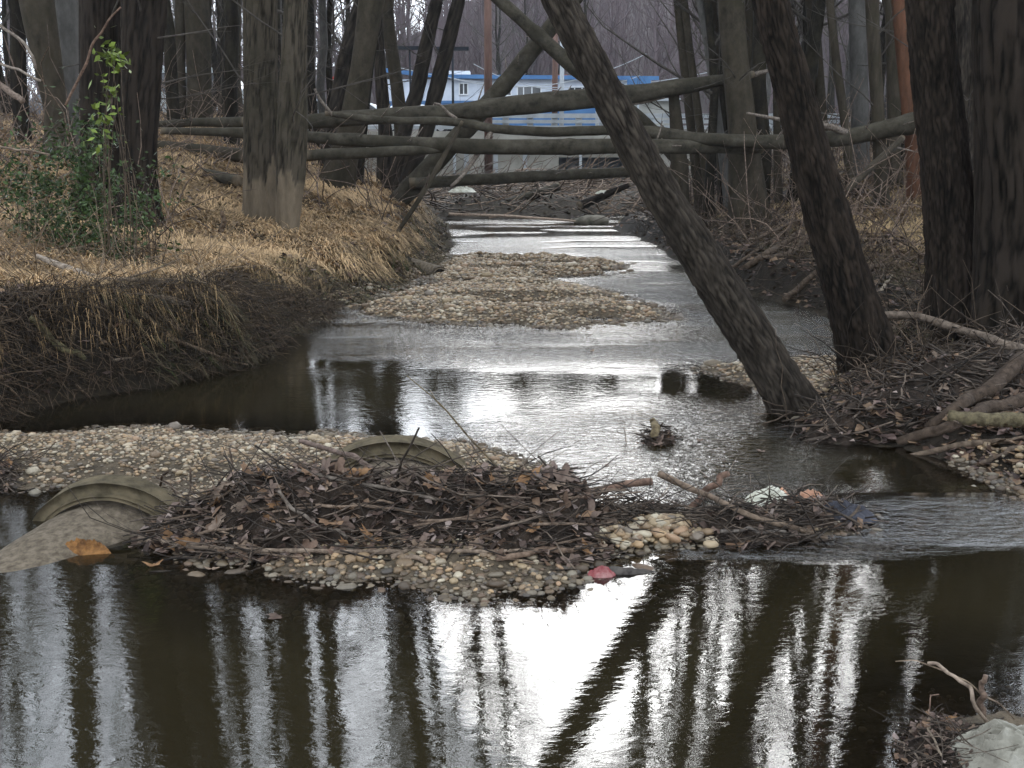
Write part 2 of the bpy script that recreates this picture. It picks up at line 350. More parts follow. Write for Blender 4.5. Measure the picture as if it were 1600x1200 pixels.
hm = nd(t, 'ShaderNodeMath', operation='MULTIPLY'); L(su.outputs[0], hm.inputs[0]); L(ra.outputs['Fac'], hm.inputs[1])
bp = nd(t, 'ShaderNodeBump', Strength=1, Distance=.045); L(hm.outputs[0], bp.inputs['Height'])
fr = nd(t, 'ShaderNodeFresnel', IOR=2.2); L(bp.outputs[0], fr.inputs['Normal'])
gl = nd(t, 'ShaderNodeBsdfGlossy', Roughness=.02); L(bp.outputs[0], gl.inputs['Normal'])
df = nd(t, 'ShaderNodeBsdfDiffuse'); df.inputs[0].default_value = (.012, .0095, .0045, 1)
tr = nd(t, 'ShaderNodeBsdfTransparent'); tr.inputs[0].default_value = (.62, .56, .42, 1)
md = nd(t, 'ShaderNodeMixShader'); mr = nd(t, 'ShaderNodeMapRange'); mr.inputs[1].default_value = .0; mr.inputs[2].default_value = .16; L(da.outputs['Fac'], mr.inputs[0])
L(mr.outputs[0], md.inputs[0]); L(tr.outputs[0], md.inputs[1]); L(df.outputs[0], md.inputs[2])
ms = nd(t, 'ShaderNodeMixShader'); L(fr.outputs[0], ms.inputs[0]); L(md.outputs[0], ms.inputs[1]); L(gl.outputs[0], ms.inputs[2]); L(ms.outputs[0], outn.inputs[0])
M['water'] = m
tag(build(mb, 'water', m, attrs={'ripple': rp.ravel(), 'depth': np.clip(-zw, 0, 1).ravel()}), kind='structure')

# ---------------------------------------------------------------- trees
def trunk_mesh(P, rad, bark, Yd, seed, flare=.5, base_z=0, fine=1.0, lumpy=.22):
    """displaced bark tube; returns verts, faces, bk attribute"""
    r0 = rad.max(); n = int(np.clip(2 * math.pi * r0 / (.0011 * Yd * fine), 10, 150))
    V, fs = tube(P, rad, n, True); m = len(P)
    Lc = np.r_[0, np.cumsum(np.linalg.norm(np.diff(P, axis=0), axis=1))]
    a = np.arange(n) * 2 * math.pi / n; A = np.broadcast_to(a[None], (m, n)); S = np.broadcast_to(Lc[:, None], (m, n)); RR = np.broadcast_to(rad[:, None], (m, n))
    cx, cy = np.cos(A) * RR, np.sin(A) * RR
    low = (fbm(cx * 4 / max(r0 * 3, .3), cy * 4 / max(r0 * 3, .3), S * 1.1, seed, 3) - .5)
    if bark == 'scaly':
        wv = .05 * (fbm(cx * 12, cy * 12, S * 9, seed + 3, 2) - .5)
        wq = 1.2 * (fbm(cx * 9, cy * 9, S * 5, seed + 6, 3) - .5); f1, f2, idd = worley(cx * 34 + wv * 14 + wq, cy * 34 - wq, S * 12 + wq * 2.5, seed); e = np.clip((f2 - f1) * 3.2, 0, 1)
        bk = e * (.35 + .65 * idd); amp = .018 * np.clip(RR / .12, .3, 1.2)
        dsp = bk * amp + .012 * (fbm(cx * 45, cy * 45, S * 25, seed + 5, 3) - .5)
    elif bark == 'furrow':
        q = fbm(cx * 22, cy * 22, S * 3.2, seed, 3); e = 1 - np.clip(np.abs(q - .5) * 9, 0, 1)
        bk = 1 - e; cut = noise3(cx * 30, cy * 30, S * 22, seed + 8); bk = bk * (.7 + .3 * cut); dsp = bk * .016 * np.clip(RR / .2, .3, 1.2)
    else:
        q = fbm(cx * 8, cy * 8, S * 5, seed, 4); bk = q; dsp = (q - .5) * .012
    dsp = dsp + low * RR * lumpy
    hgt = S - .3; fl = np.clip(1 - hgt / (2.6 * r0 + .15), 0, 1) ** 2 * flare
    dsp = dsp + RR * fl * (.75 + .6 * np.sin(A * 4 + seed) * ss(0, .6, fl + .2))
    C = P[:, None]; Dv = V.reshape(m, n, 3) - C; Dn = Dv / (np.linalg.norm(Dv, axis=2)[..., None] + 1e-9)
    V = (C + Dv + Dn * dsp[..., None]).reshape(-1, 3)
    return V, fs, bk.ravel(), n
def grow(mb, p, d, Lh, r, lev, kids, up=.25):
    n = 6 if lev == 0 else 4
    ts = np.linspace(0, 1, n); P = [p]; dirs = []
    for k in range(n - 1):
        d = d + np.array([R.uniform(-.22, .22), R.uniform(-.22, .22), R.uniform(-.12, .12) + up * .35]); d /= np.linalg.norm(d)
        dirs.append(d); P.append(P[-1] + d * Lh / (n - 1))
    P = np.array(P); V, fs = tube(P, r * (1 - ts * .8), 5 if lev == 0 else 3, False); mb.add(V, fs)
    if lev < len(kids):
        for _ in range(kids[lev]):
            tt = R.uniform(.25, 1) * (n - 1) * .999; k = int(tt); q = P[k] + (P[k + 1] - P[k]) * (tt - k)
            a = np.array([R.gauss(0, 1), R.gauss(0, 1), R.gauss(.2, .6)]); nd_ = dirs[k] * .75 + a / np.linalg.norm(a) * .75; nd_ /= np.linalg.norm(nd_)
            grow(mb, q, nd_, Lh * R.uniform(.35, .6), r * (1 - tt / (n - 1) * .8) * .55, lev + 1, kids, up)
def crown_mesh(name, seed, mat, hh=9, nb=13, kids=(7, 5), spread=1.0):
    R.seed(seed); mb = MB()
    for k in range(nb):
        z = hh * (k + R.random()) / nb; a = k * 2.4 + R.random(); el = R.uniform(.35, 1.0)
        d = np.array([math.cos(a) * math.cos(el), math.sin(a) * math.cos(el), math.sin(el)])
        grow(mb, np.array([0, 0, z]), d, (hh * .5) * (1.15 - z / hh) * R.uniform(.7, 1.2) * spread, .055 * (1.15 - z / hh), 0, kids)
    return mesh_from(name, np.concatenate(mb.V), mb.F, None, mat)
CROWNS = [crown_mesh('crown', 100 + k, M['twig']) for k in range(5)]
R.seed(5)
ALLTREES = []
def tree(label, pts, wpx, bark='smooth', mat='smooth', Ht=17, base=None, Y=None, group=None, crown=True, flare=.45, seed=0, wob=.0, wdz=None, crown_z=None, cs=1.0, lean_y=0.0, name='bare_tree', fine=1.0, top=None):
    """pts: photo positions from the base upward; wpx: widths there. The foot stands on the ground the ray meets."""
    if Y is None: b0 = hit(*pts[0]); Y = b0[1]
    if Y > 56: pass
    Wp = [at(px, py, Y + lean_y * k) for k, (px, py) in enumerate(pts)]
    g = Hs(Wp[0][0], Wp[0][1]); 
    lean_ = math.hypot(pts[-1][0] - pts[0][0], pts[-1][1] - pts[0][1]); lean_ = abs(pts[-1][1] - pts[0][1]) / lean_ * (.9 if bark == 'scaly' else .96)
    rad = [w_ * Y / F / 2 * lean_ for w_ in wpx]
    Wp = np.array(Wp); dirn = Wp[1] - Wp[0]; dirn /= np.linalg.norm(dirn)
    foot = Wp[0] + dirn * ((g - .3 - Wp[0][2]) / max(dirn[2], .3)); P = [foot] + list(Wp[0:]); rr = [rad[0]] + rad
    if abs(P[0][2] - P[1][2]) < .05: P.pop(1); rr.pop(1)
    d = P[-1] - P[-2]; d /= np.linalg.norm(d); z = P[-1][2]; nfr = len(P)
    if top is None:
        while P[-1][2] < Ht:
            d = d * .72 + np.array([0, 0, 1]) * .28 if len(P) > nfr + 2 or True else d
            d /= np.linalg.norm(d); P.append(P[-1] + d * 1.6 + np.array([R.uniform(-.06, .06), R.uniform(-.06, .06), 0])); rr.append(max(rr[nfr - 1] * (1 - (P[-1][2] - z) / (Ht - z + 3)) ** .7, .015))
    P = np.array(P); rr = np.array(rr)
    L_ = np.r_[0, np.cumsum(np.linalg.norm(np.diff(P, axis=0), axis=1))]
    zin = .0045 * Y * fine * (1 if bark != 'smooth' else 3); tv = [0.0]
    ztop = P[nfr - 1][2] + .2 
    while tv[-1] < L_[-1]:
        z_ = np.interp(tv[-1], L_, P[:, 2]); tv.append(tv[-1] + (zin if z_ < ztop else .35))
    tv = np.array(tv); tv[-1] = L_[-1]
    PP = np.stack([np.interp(tv, L_, P[:, k]) for k in range(3)], 1); r_ = np.interp(tv, L_, rr)
    k = max(3, int(.5 / zin)) | 1; ker = np.hanning(k + 2)[1:-1]; ker /= ker.sum()
    for c_ in range(3):
        q = np.pad(PP[:, c_], k // 2, mode='reflect', reflect_type='odd'); PP[:, c_] = np.convolve(q, ker, 'valid')
    if wob: PP[:, 0] += wob * (fbm(tv * 1.3, 0 * tv, 0, seed + 40, 3) - .5) * np.clip(tv, 0, 1); PP[:, 1] += wob * (fbm(tv * 1.3, 0 * tv, 7, seed + 41, 3) - .5) * np.clip(tv, 0, 1)
    V, fs, bk, n = trunk_mesh(PP, r_, bark, Y, seed, flare, fine=fine)
    wdv = np.zeros(len(V))
    if wdz:
        hz = V[:, 2] - g; jag = wdz + .55 * (fbm(V[:, 0] * 9, V[:, 1] * 9, V[:, 2] * 1.2, seed + 9, 3) - .5) * 2; wdv = (hz < jag).astype(float)
    base_p = (PP[0][0], PP[0][1], g)
    root = thing(name, label, 'tree', base_p, group)
    mb = MB(); mb.add(V, fs); build(mb, 'trunk', M[mat], root, attrs={'bk': bk, 'wd': wdv})
    if crown:
        cz = crown_z if crown_z else max(Ht * .5, P[nfr - 1][2] + 1.5)
        kk = int(np.argmin(np.abs(PP[:, 2] - cz))); co = D.objects.new('crown', CROWNS[seed % 5]); COL.objects.link(co); co.parent = root
        co.location = tuple(PP[kk] - np.array(base_p)); sc_ = (Ht - PP[kk][2] + 2) / 9 * cs; co.scale = (sc_, sc_, sc_); co.rotation_euler = (0, 0, seed * 1.7)
    ALLTREES.append((root, PP, r_)); return root, PP, r_

LG = 'trees standing on the left bank'; RG = 'trees standing on the right bank'; BG = 'bare trees standing behind the creek'
# near right
tX = tree('dark scaly trunk rising from the water and leaning far left across the creek', [(1262, 668), (1205, 575), (1138, 470), (1082, 380), (1038, 310), (990, 225), (945, 140), (905, 60), (870, -5)], [92, 84, 82, 76, 70, 66, 64, 60, 56], 'scaly', 'rough_dark', Y=7.35, seed=3, flare=.25, Ht=15, crown_z=9.5, group=RG)
tZ = tree('blackish scaly trunk leaning left, rooted in the debris right of the leaning one', [(1372, 610), (1335, 480), (1296, 350), (1265, 240), (1238, 130), (1215, 50), (1203, -5)], [92, 86, 74, 66, 60, 58, 58], 'scaly', 'rough_black', Y=8.2, seed=4, flare=.25, Ht=15, crown_z=8, group=RG)
tree('thick black scaly trunk just left of the rightmost big trunk', [(1500, 560), (1492, 400), (1478, 250), (1462, 120), (1452, -5)], [96, 88, 78, 74, 72], 'scaly', 'rough_black', Y=9.0, seed=5, Ht=17, group=RG)
tree('rightmost and broadest trunk with finely furrowed bark', [(1592, 600), (1588, 400), (1582, 200), (1578, -5)], [135, 122, 112, 108], 'furrow', 'furrow_dark', Y=8.6, seed=6, Ht=17, group=RG, wdz=None)
tree('brown scaly trunk seen between the two big right trunks', [(1515, 470), (1508, 250), (1500, -5)], [48, 42, 40], 'scaly', 'rough_dark', Y=13, seed=7, Ht=17, group=RG)
# near left
tree('double trunk left stem with bark peeled off at its foot', [(408, 338), (408, 260), (407, 150), (407, -5)], [54, 54, 51, 50], 'furrow', 'furrow', seed=8, Ht=17, group=LG, wdz=.62, flare=.12)
tree('double trunk right stem with bark peeled off at its foot', [(448, 362), (455, 280), (457, 200), (460, 90), (462, -5)], [34, 44, 46, 38, 33], 'furrow', 'furrow', seed=9, Ht=17, group=LG, wdz=.55, flare=.05)
tree('near black left trunk standing in the green shrub', [(160, 330), (161, 200), (160, 100), (160, -5)], [66, 64, 64, 66], 'furrow', 'furrow_dark', seed=10, Ht=17, group=LG)
tree('near black trunk at the right edge of the green shrub', [(216, 352), (215, 240), (220, 120), (226, -5)], [58, 54, 58, 64], 'furrow', 'furrow_dark', seed=11, Ht=17, group=LG)
tree('grey trunk leaning left at the top, leftmost big one in the left woods', [(97, 250), (86, 160), (68, 60), (56, -5)], [40, 38, 48, 54], 'smooth', 'smooth', seed=12, Ht=16, group=LG)
tree('lighter grey stem right behind the leftmost big trunk', [(112, 240), (108, 120), (104, -5)], [26, 28, 34], 'smooth', 'grey', seed=13, Ht=16, group=LG)
# middle left
mids = [
 ('thin grey stem right of the near black trunks', [(267, 188), (262, 90), (259, -5)], [11, 12, 13], 'smooth', 'smooth', 14),
 ('slim tan trunk touching the wide grey trunk behind the left logs', [(283, 188), (281, 90), (282, -5)], [17, 16, 16], 'smooth', 'smooth', 15),
 ('wide grey trunk behind the left logs with silver car behind it', [(312, 190), (310, 90), (308, -5)], [38, 37, 38], 'smooth', 'smooth', 16),
 ('trunk with a flared foot between silver car and double trunk', [(360, 184), (362, 90), (366, -5)], [38, 26, 25], 'smooth', 'smooth', 17),
 ('thin dark left stem of the pair right of the double trunk', [(489, 180), (490, 90), (491, -5)], [8, 7, 7], 'smooth', 'furrow', 18),
 ('thin dark right stem of the pair right of the double trunk', [(499, 180), (500, 90), (501, -5)], [8, 8, 8], 'smooth', 'furrow', 19),
 ('rough dark leaning trunk on the left bank crossing the log ends', [(508, 262), (520, 190), (538, 100), (556, 30), (570, -5)], [22, 24, 24, 26, 26], 'scaly', 'rough_dark', 20),
 ('smooth grey trunk with wide foot leaning right on the left bank', [(525, 292), (548, 200), (566, 100), (582, -5)], [52, 42, 34, 40], 'smooth', 'smooth', 21),
 ('dark trunk bending left at the top behind the logs', [(630, 296), (627, 200), (618, 110), (606, 50), (604, -5)], [30, 22, 20, 20, 20], 'smooth', 'smooth', 22),
 ('short rough dark trunk touching the bent one behind the logs', [(604, 296), (602, 200), (594, 110), (588, -5)], [34, 22, 18, 15], 'scaly', 'rough_dark', 23),
 ('black rough trunk leaning right in front of the white building', [(610, 300), (634, 200), (650, 150), (668, 60), (684, -5)], [22, 22, 24, 22, 20], 'scaly', 'rough_dark', 24),
 ('brown rough trunk leaning right in front of the white building', [(628, 305), (664, 215), (682, 140), (702, 60), (718, -5)], [24, 24, 26, 24, 20], 'scaly', 'rough_dark', 25),
]
for lb, pts, wp, bk_, mt_, sd in mids:
    tree(lb, pts, wp, bk_, mt_, seed=sd, group=LG, Ht=15 + (sd * 7 % 5), flare=.25, fine=1.5)
midr = [
 ('smooth straight trunk standing midway between the two leaning dark trunks', [(1172, 350), (1160, 200), (1148, 90), (1142, -5)], [64, 46, 40, 40], 'smooth', 'smooth', 30),
 ('slim smooth stem left of the broken stub, curving left at the top', [(1098, 335), (1082, 220), (1070, 110), (1058, -5)], [24, 15, 14, 13], 'smooth', 'smooth', 31),
 ('slim stem in the cluster left of the straight smooth trunk', [(1112, 335), (1096, 220), (1082, 110), (1068, -5)], [16, 13, 12, 11], 'smooth', 'smooth', 32),
 ('pale crooked stem in the cluster left of the straight smooth trunk', [(1140, 330), (1124, 200), (1108, 90), (1092, -5)], [16, 13, 12, 11], 'smooth', 'grey', 33),
 ('grey stem just left of the straight smooth trunk', [(1128, 320), (1124, 150), (1112, -5)], [14, 14, 14], 'smooth', 'smooth', 34),
 ('dark stem between smooth trunk and blackish leaning trunk', [(1178, 320), (1172, 150), (1170, -5)], [14, 12, 12], 'smooth', 'furrow', 35),
 ('slim stem just left of the blackish leaning trunk', [(1216, 320), (1214, 200), (1212, 80), (1210, -5)], [14, 12, 11, 10], 'smooth', 'smooth', 36),
 ('grey stem right of the blackish leaning trunk', [(1290, 290), (1280, 150), (1268, -5)], [22, 20, 20], 'smooth', 'smooth', 37),
 ('crooked dark stem over the thick end of the long log', [(1330, 300), (1322, 200), (1305, 90), (1296, -5)], [16, 14, 14, 12], 'smooth', 'furrow', 38),
 ('pale broad trunk in the woods behind the log, left of the dark pole like one', [(1345, 280), (1342, 120), (1338, -5)], [30, 26, 26], 'smooth', 'grey', 39),
 ('straight dark pole like trunk in front of the log end', [(1378, 322), (1373, 200), (1366, 90), (1362, -5)], [22, 20, 20, 21], 'smooth', 'furrow', 40),
 ('orange brown trunk leaning slightly left near the big right trunks', [(1432, 310), (1424, 200), (1412, 90), (1402, -5)], [28, 24, 22, 20], 'smooth', 'red', 41),
 ('dark trunk behind the orange brown one', [(1398, 290), (1396, 150), (1392, -5)], [22, 20, 20], 'smooth', 'furrow', 42),
 ('thin stem at the far left edge behind the shrub', [(14, 170), (12, 80), (10, -5)], [9, 9, 8], 'smooth', 'furrow', 43),
 ('grey stem second from the far left edge of the woods', [(36, 175), (33, 80), (31, -5)], [12, 11, 11], 'smooth', 'grey', 44),
]
for lb, pts, wp, bk_, mt_, sd in midr:
    tree(lb, pts, wp, bk_, mt_, seed=sd, group=RG if pts[0][0] > 800 else LG, Ht=15 + (sd * 7 % 5), flare=.25, fine=1.5)
# broken stub that holds the top log
tree('short broken trunk propping up the topmost log', [(1062, 345), (1062, 250), (1056, 190), (1052, 140)], [34, 26, 20, 17], 'smooth', 'smooth', Y=19.7, seed=45, group=RG, top=1, crown=False, flare=.3, fine=1.5)

# trees outside the frame that shade and reflect
for k, (x, y) in enumerate([(-6.5, 6), (-8, 9.5), (7.5, 5.5), (6.5, 10.5), (-9.5, 14), (9, 14.5), (-12, 19), (12, 20)]):
    R.seed(300 + k); g = Hs(x, y); P = [np.array([x, y, g - .3])]
    while P[-1][2] < 17: P.append(P[-1] + np.array([R.uniform(-.1, .1), R.uniform(-.1, .1), 1.2]))
    P = np.array(P); r_ = np.linspace(.3, .03, len(P)) * R.uniform(.7, 1.2)
    pp, tt = path(P, 80); r_ = np.interp(tt, np.linspace(0, 1, len(P)), r_)
    V, fs, bk, n = trunk_mesh(pp, r_, 'furrow', 14, 60 + k); root = thing('bare_tree', 'bare furrowed tree standing just outside the photograph edge', 'tree', (x, y, g), 'trees just outside the picture')
    mb = MB(); mb.add(V, fs); build(mb, 'trunk', M['furrow'], root, attrs={'bk': bk, 'wd': np.zeros(len(V))})
    kk = int(np.argmin(abs(pp[:, 2] - 9))); co = D.objects.new('crown', CROWNS[k % 5]); COL.objects.link(co); co.parent = root; co.location = tuple(pp[kk] - np.array([x, y, g])); co.rotation_euler[2] = k

# ---------------------------------------------------------------- background trees between road and creek, individually
def bg_tree_mesh(seed, mat, h=13, r=.13, nb=16, kids=(6, 4)):
    R.seed(seed); P = [np.array([0, 0, -.3])]
    while P[-1][2] < h: P.append(P[-1] + np.array([R.uniform(-.15, .15), R.uniform(-.15, .15), 1.1]))
    P = np.array(P); tr_ = MB(); V, fs = tube(P, np.linspace(r, .02, len(P)), 8, False); tr_.add(V, fs)
    cr_ = MB()
    for k in range(nb):
        z = h * (.25 + .7 * (k + R.random()) / nb); a = k * 2.4 + R.random(); el = R.uniform(.3, 1.1); i_ = int(np.argmin(abs(P[:, 2] - z)))
        d = np.array([math.cos(a) * math.cos(el), math.sin(a) * math.cos(el), math.sin(el)])
        grow(cr_, P[i_], d, h * .28 * (1.3 - z / h) * R.uniform(.7, 1.2), r * .4 * (1.2 - z / h), 0, kids)
    return mesh_from('trunk', np.concatenate(tr_.V), tr_.F, None, mat), mesh_from('crown', np.concatenate(cr_.V), cr_.F, None, M['twig'])
BGP = [bg_tree_mesh(500 + k, M[['furrow', 'smooth', 'furrow', 'grey'][k % 4]]) for k in range(6)]
R.seed(77); cnt = 0; tries = 0
for k in range(520):
    if cnt >= 135: break
    side = R.random(); Yb = R.uniform(19, 44)
    px = (R.uniform(-150, 470) if side < .3 else R.uniform(1100, 1750)) if side < .9 else (R.uniform(470, 640) if R.random() < .5 else R.uniform(1060, 1260))
    x = (px - CX) / F * Yb; g, a, b_, _, _ = land(np.array([x]), np.array([Yb]))
    if max(a[0], b_[0]) < .7: continue
    if 1190 < px < 1440 and R.random() < .65: continue
    if 470 > px > 240 and Yb < 34 and R.random() < .75: continue
    tm, cm = BGP[k % 6]; sc_ = R.uniform(.75, 1.25)
    root = thing('bare_tree', ('slender bare tree in the woods behind the left bank, among many alike' if px < 800 else 'slender bare tree in the woods behind the right bank, among many alike'), 'tree', (x, Yb, g[0]), 'woods behind the left bank' if px < 800 else 'woods behind the right bank')
    for nm, me in (('trunk', tm), ('crown', cm)):
        o = D.objects.new(nm, me); COL.objects.link(o); o.parent = root
    root.scale = (sc_, sc_, sc_); root.rotation_euler = (R.uniform(-.07, .07), R.uniform(-.1, .1), R.uniform(0, 6.28)); cnt += 1
# trees behind the road, beside the building
for k in range(34):
    Yb = R.uniform(58, 66) if k % 2 else R.uniform(74, 84); px = R.choice([R.uniform(-100, 600), R.uniform(960, 1700), R.uniform(600, 1000)]) if Yb > 70 else R.choice([R.uniform(-100, 560), R.uniform(1060, 1700)])
    x = (px - CX) / F * Yb; tm, cm = BGP[k % 6]; sc_ = R.uniform(.9, 1.4)
    root = thing('bare_tree', 'slender bare tree beyond the road near the white building', 'tree', (x, Yb, Hs(x, Yb)), 'trees beyond the road')
    for nm, me in (('trunk', tm), ('crown', cm)):
        o = D.objects.new(nm, me); COL.objects.link(o); o.parent = root
    root.scale = (sc_, sc_, sc_); root.rotation_euler = (R.uniform(-.05, .05), R.uniform(-.05, .05), R.uniform(0, 6.28))
# far wood on the hill: one mass
protos = []
for k in range(7):
    R.seed(800 + k); mb = MB(); P = np.array([[R.uniform(-.2, .2), R.uniform(-.2, .2), z] for z in np.linspace(-.5, 13, 8)]); V, fs = tube(P, np.linspace(.17, .03, 8), 4, False); mb.add(V, fs)
    for j in range(20):
        z = R.uniform(2.5, 13); a = R.random() * 6.28; el = R.uniform(.3, 1.2); d = np.array([math.cos(a) * math.cos(el), math.sin(a) * math.cos(el), math.sin(el)])
        i_ = int(np.argmin(abs(P[:, 2] - z))); grow(mb, P[i_], d, 3.6 * (1.3 - z / 15), .05, 0, (4, 3) if k % 2 else (5, 2))
    protos.append((np.concatenate(mb.V), mb.F))
mb = MB(); R.seed(9)
for k in range(560):
    Yb = 87 + 75 * R.random() ** 1.3; px = R.uniform(-260, 1860); x = (px - CX) / F * Yb; V, fs = protos[k % 7]; s_ = R.uniform(.75, 1.25); a = R.random() * 6.28
    ca, sa = math.cos(a) * s_, math.sin(a) * s_; g = Hs(x, Yb)
    Vn = np.stack([V[:, 0] * ca - V[:, 1] * sa + x, V[:, 0] * sa + V[:, 1] * ca + Yb, V[:, 2] * s_ * .82 + g], 1)
    mb.add(Vn, fs, (1, 1, 1))
for k in range(4200):
    Yb = 86 + 85 * R.random(); x = (R.uniform(-260, 1860) - CX) / F * Yb; g = Hs(x, Yb); a = R.uniform(-.5, .5); hh = R.uniform(1.5, 6.5); V, fs = tube([(x, Yb, g - .2), (x + a * hh * .4, Yb, g + hh * .5), (x + a * hh * R.uniform(.2, 1.4), Yb, g + hh)], [.05, .035, .02], 3, False); mb.add(V, fs)
tag(build(mb, 'hillside_woods', M['twig_far']), 'bare purplish woods covering the far hillside', 'woods', kind='stuff')
hz_m = D.materials.new('haze'); hz_m.use_nodes = True; ht = hz_m.node_tree; ht.nodes.remove(ht.nodes['Principled BSDF']); pv = ht.nodes.new('ShaderNodeVolumePrincipled'); pv.inputs['Color'].default_value = (.86, .88, .95, 1); pv.inputs['Density'].default_value = .00035; pv.inputs['Anisotropy'].default_value = 0
ht.links.new(pv.outputs[0], ht.nodes['Material Output'].inputs['Volume'])
mb = MB(); V, fs = box(-620, 620, -14, 640, -1.6, 75); mb.add(V, fs); tag(build(mb, 'haze', hz_m, smooth=False), kind='stuff')
#PART2
# ---------------------------------------------------------------- fallen logs and leaning dead trees over the creek
def log(label, pts, wpx, mat='log', name='fallen_log', cat='log', group='fallen logs across the creek', bark='smooth', seed=0, n=None, wob=.006, stubs=(), sag=0):
    P = np.array([at(*p) for p in pts]); Ls = sum(np.linalg.norm(np.diff(P, axis=0), axis=1)); Ym = np.mean([p[2] for p in pts])
    nn = n or int(max(24, Ls / (.006 * Ym))); pp, tt = path(P, nn, wob)
    Lq = np.r_[0, np.cumsum(np.linalg.norm(np.diff(P, axis=0), axis=1))]; Lq /= Lq[-1]
    r_ = np.interp(tt, Lq, [w_ * p[2] / F / 2 for w_, p in zip(wpx, pts)])
    r_ = r_ * (1 + .12 * (noise3(tt * Ls * 1.5, 0, 0, seed + 70) - .5) + .12 * (noise3(tt * Ls * 5, 0, 0, seed + 71) > .9))
    V, fs, bk, m_ = trunk_mesh(pp, r_, bark, Ym, seed + 30, 0, fine=1.3, lumpy=.07)
    mb = MB(); mb.add(V, fs); base = pp[0]
    wd = np.zeros(len(V)); wd[:m_] = 1; wd[-m_:] = 1
    o = build(mb, name, M[mat], loc=base, attrs={'bk': bk, 'wd': wd}); tag(o, label, cat, group)
    for _ in range(int(Ls * .9)):
        k_ = R.randrange(3, nn - 3); a_ = R.uniform(0, 6.28); tn = pp[k_ + 1] - pp[k_ - 1]; tn /= np.linalg.norm(tn); dd2 = np.cross(tn, [math.cos(a_), .3, math.sin(a_)]); dd2 /= np.linalg.norm(dd2) + 1e-6; dd2 = dd2 + tn * .5
        if dd2[2] < -.3: dd2[2] *= -.5
        l2 = R.uniform(.08, .35); q0 = pp[k_]; mb = MB(); V, fs = tube([q0, q0 + dd2 * (r_[k_] + l2 * .5), q0 + dd2 * (r_[k_] + l2) + [0, 0, R.uniform(-.03, .06)]], [.016, .012, .006], 5); mb.add(V - base, fs); b_ = build(mb, 'stub', M['stick'], loc=(0, 0, 0)); b_.parent = o
    for st in stubs:
        q = np.array([at(*p) for p in st[0]]); sp, t2 = path(q, 14, .02); mb = MB(); V, fs = tube(sp, np.linspace(st[1], st[2], 14) * q_Y(st) / F / 2, 6); mb.add(V, fs)
        b_ = build(mb, 'branch', M['stick'], loc=(0, 0, 0)); b_.data.transform(__import__('mathutils').Matrix.Translation(tuple(-base))); b_.parent = o
    return o
def q_Y(st): return st[0][0][2]
log('topmost and thickest fallen log, rising to the right to a splintered end', [(395, 196, 18.6), (480, 190, 18.7), (560, 184, 18.8), (700, 176, 19), (850, 160, 19.2), (1000, 146, 19.4), (1110, 128, 19.5), (1178, 116, 19.6)], [15, 22, 23, 25, 30, 28, 19, 9], seed=1,
    stubs=[([(1178, 116, 19.6), (1225, 104, 19.6)], 8, 3), ([(1040, 150, 19.4), (995, 163, 19.4), (960, 160, 19.35)], 9, 3)])
log('thin end of a fallen log lying left of the double trunk, upper of two', [(240, 194, 18.9), (310, 191, 18.8), (385, 190, 18.6)], [9, 13, 16], seed=2)
log('wavy thinner fallen log, second from the top, swelling to the right', [(508, 176, 17.9), (560, 186, 17.9), (640, 190, 18), (700, 188, 18), (780, 202, 18), (860, 208, 18), (940, 203, 18.1), (1020, 207, 18.2), (1100, 218, 18.2), (1220, 223, 18.3), (1330, 215, 18), (1400, 198, 17.7), (1450, 186, 17.6)], [7, 10, 12, 13, 14, 15, 15, 19, 21, 23, 26, 28, 30], seed=3, wob=.012,
    stubs=[([(712, 186, 18), (690, 163, 18), (680, 160, 18)], 6, 3), ([(768, 205, 18), (752, 235, 17.8), (722, 275, 17.5), (706, 290, 17.4)], 8, 5), ([(520, 178, 17.9), (505, 160, 17.8), (493, 140, 17.8)], 6, 3), ([(1330, 212, 18), (1290, 193, 17.8), (1230, 190, 17.7), (1165, 178, 17.6)], 12, 4), ([(1210, 222, 18.2), (1225, 200, 18), (1290, 190, 18)], 4, 2)])
log('straight third log from the top, lying level across the creek', [(252, 204, 17.4), (380, 208, 17.5), (480, 214, 17.5), (600, 222, 17.6), (740, 229, 17.7), (860, 230, 17.7), (1000, 228, 17.8), (1190, 230, 18.7)], [10, 15, 16, 19, 24, 25, 24, 18], seed=4)
log('short log lying under the level log on its left end', [(478, 243, 17.2), (560, 239, 17.3), (640, 236, 17.5), (700, 233, 17.7)], [17, 17, 15, 8], seed=5)
log('lowest log lying close to the water over the debris dam', [(640, 287, 21), (740, 281, 21.3), (860, 274, 21.6), (960, 270, 22), (1060, 268, 22.3)], [17, 18, 17, 16, 15], seed=6)
log('grassy old log on the bank left of the double trunk', [(240, 232, 19.6), (310, 236, 19.4), (385, 244, 19)], [24, 22, 20], mat='furrow', seed=7, group='old logs on the left bank')
log('short sawn log pointing at the foot of the double trunk', [(245, 266, 18.2), (320, 272, 17.8), (372, 283, 17.2)], [14, 17, 18], seed=8, group='old logs on the left bank')
log('smooth dead tree leaning right from the left bank behind the crossing logs', [(598, 340, 21.3), (690, 243, 21.2), (780, 142, 21.1), (870, 32, 21), (960, -80, 21)], [30, 29, 26, 24, 20], seed=9, name='leaning_dead_tree', cat='tree', group='dead trees leaning over the creek')
log('smooth dead tree slanting down to the right behind the rough leaning trunk', [(1072, 262, 20.3), (1010, 195, 20.3), (950, 146, 20.3), (895, 104, 20.3), (835, 50, 20.3), (775, -5, 20.3), (700, -75, 20.3)], [22, 20, 21, 22, 20, 18, 16], seed=10, name='leaning_dead_tree', cat='tree', group='dead trees leaning over the creek')
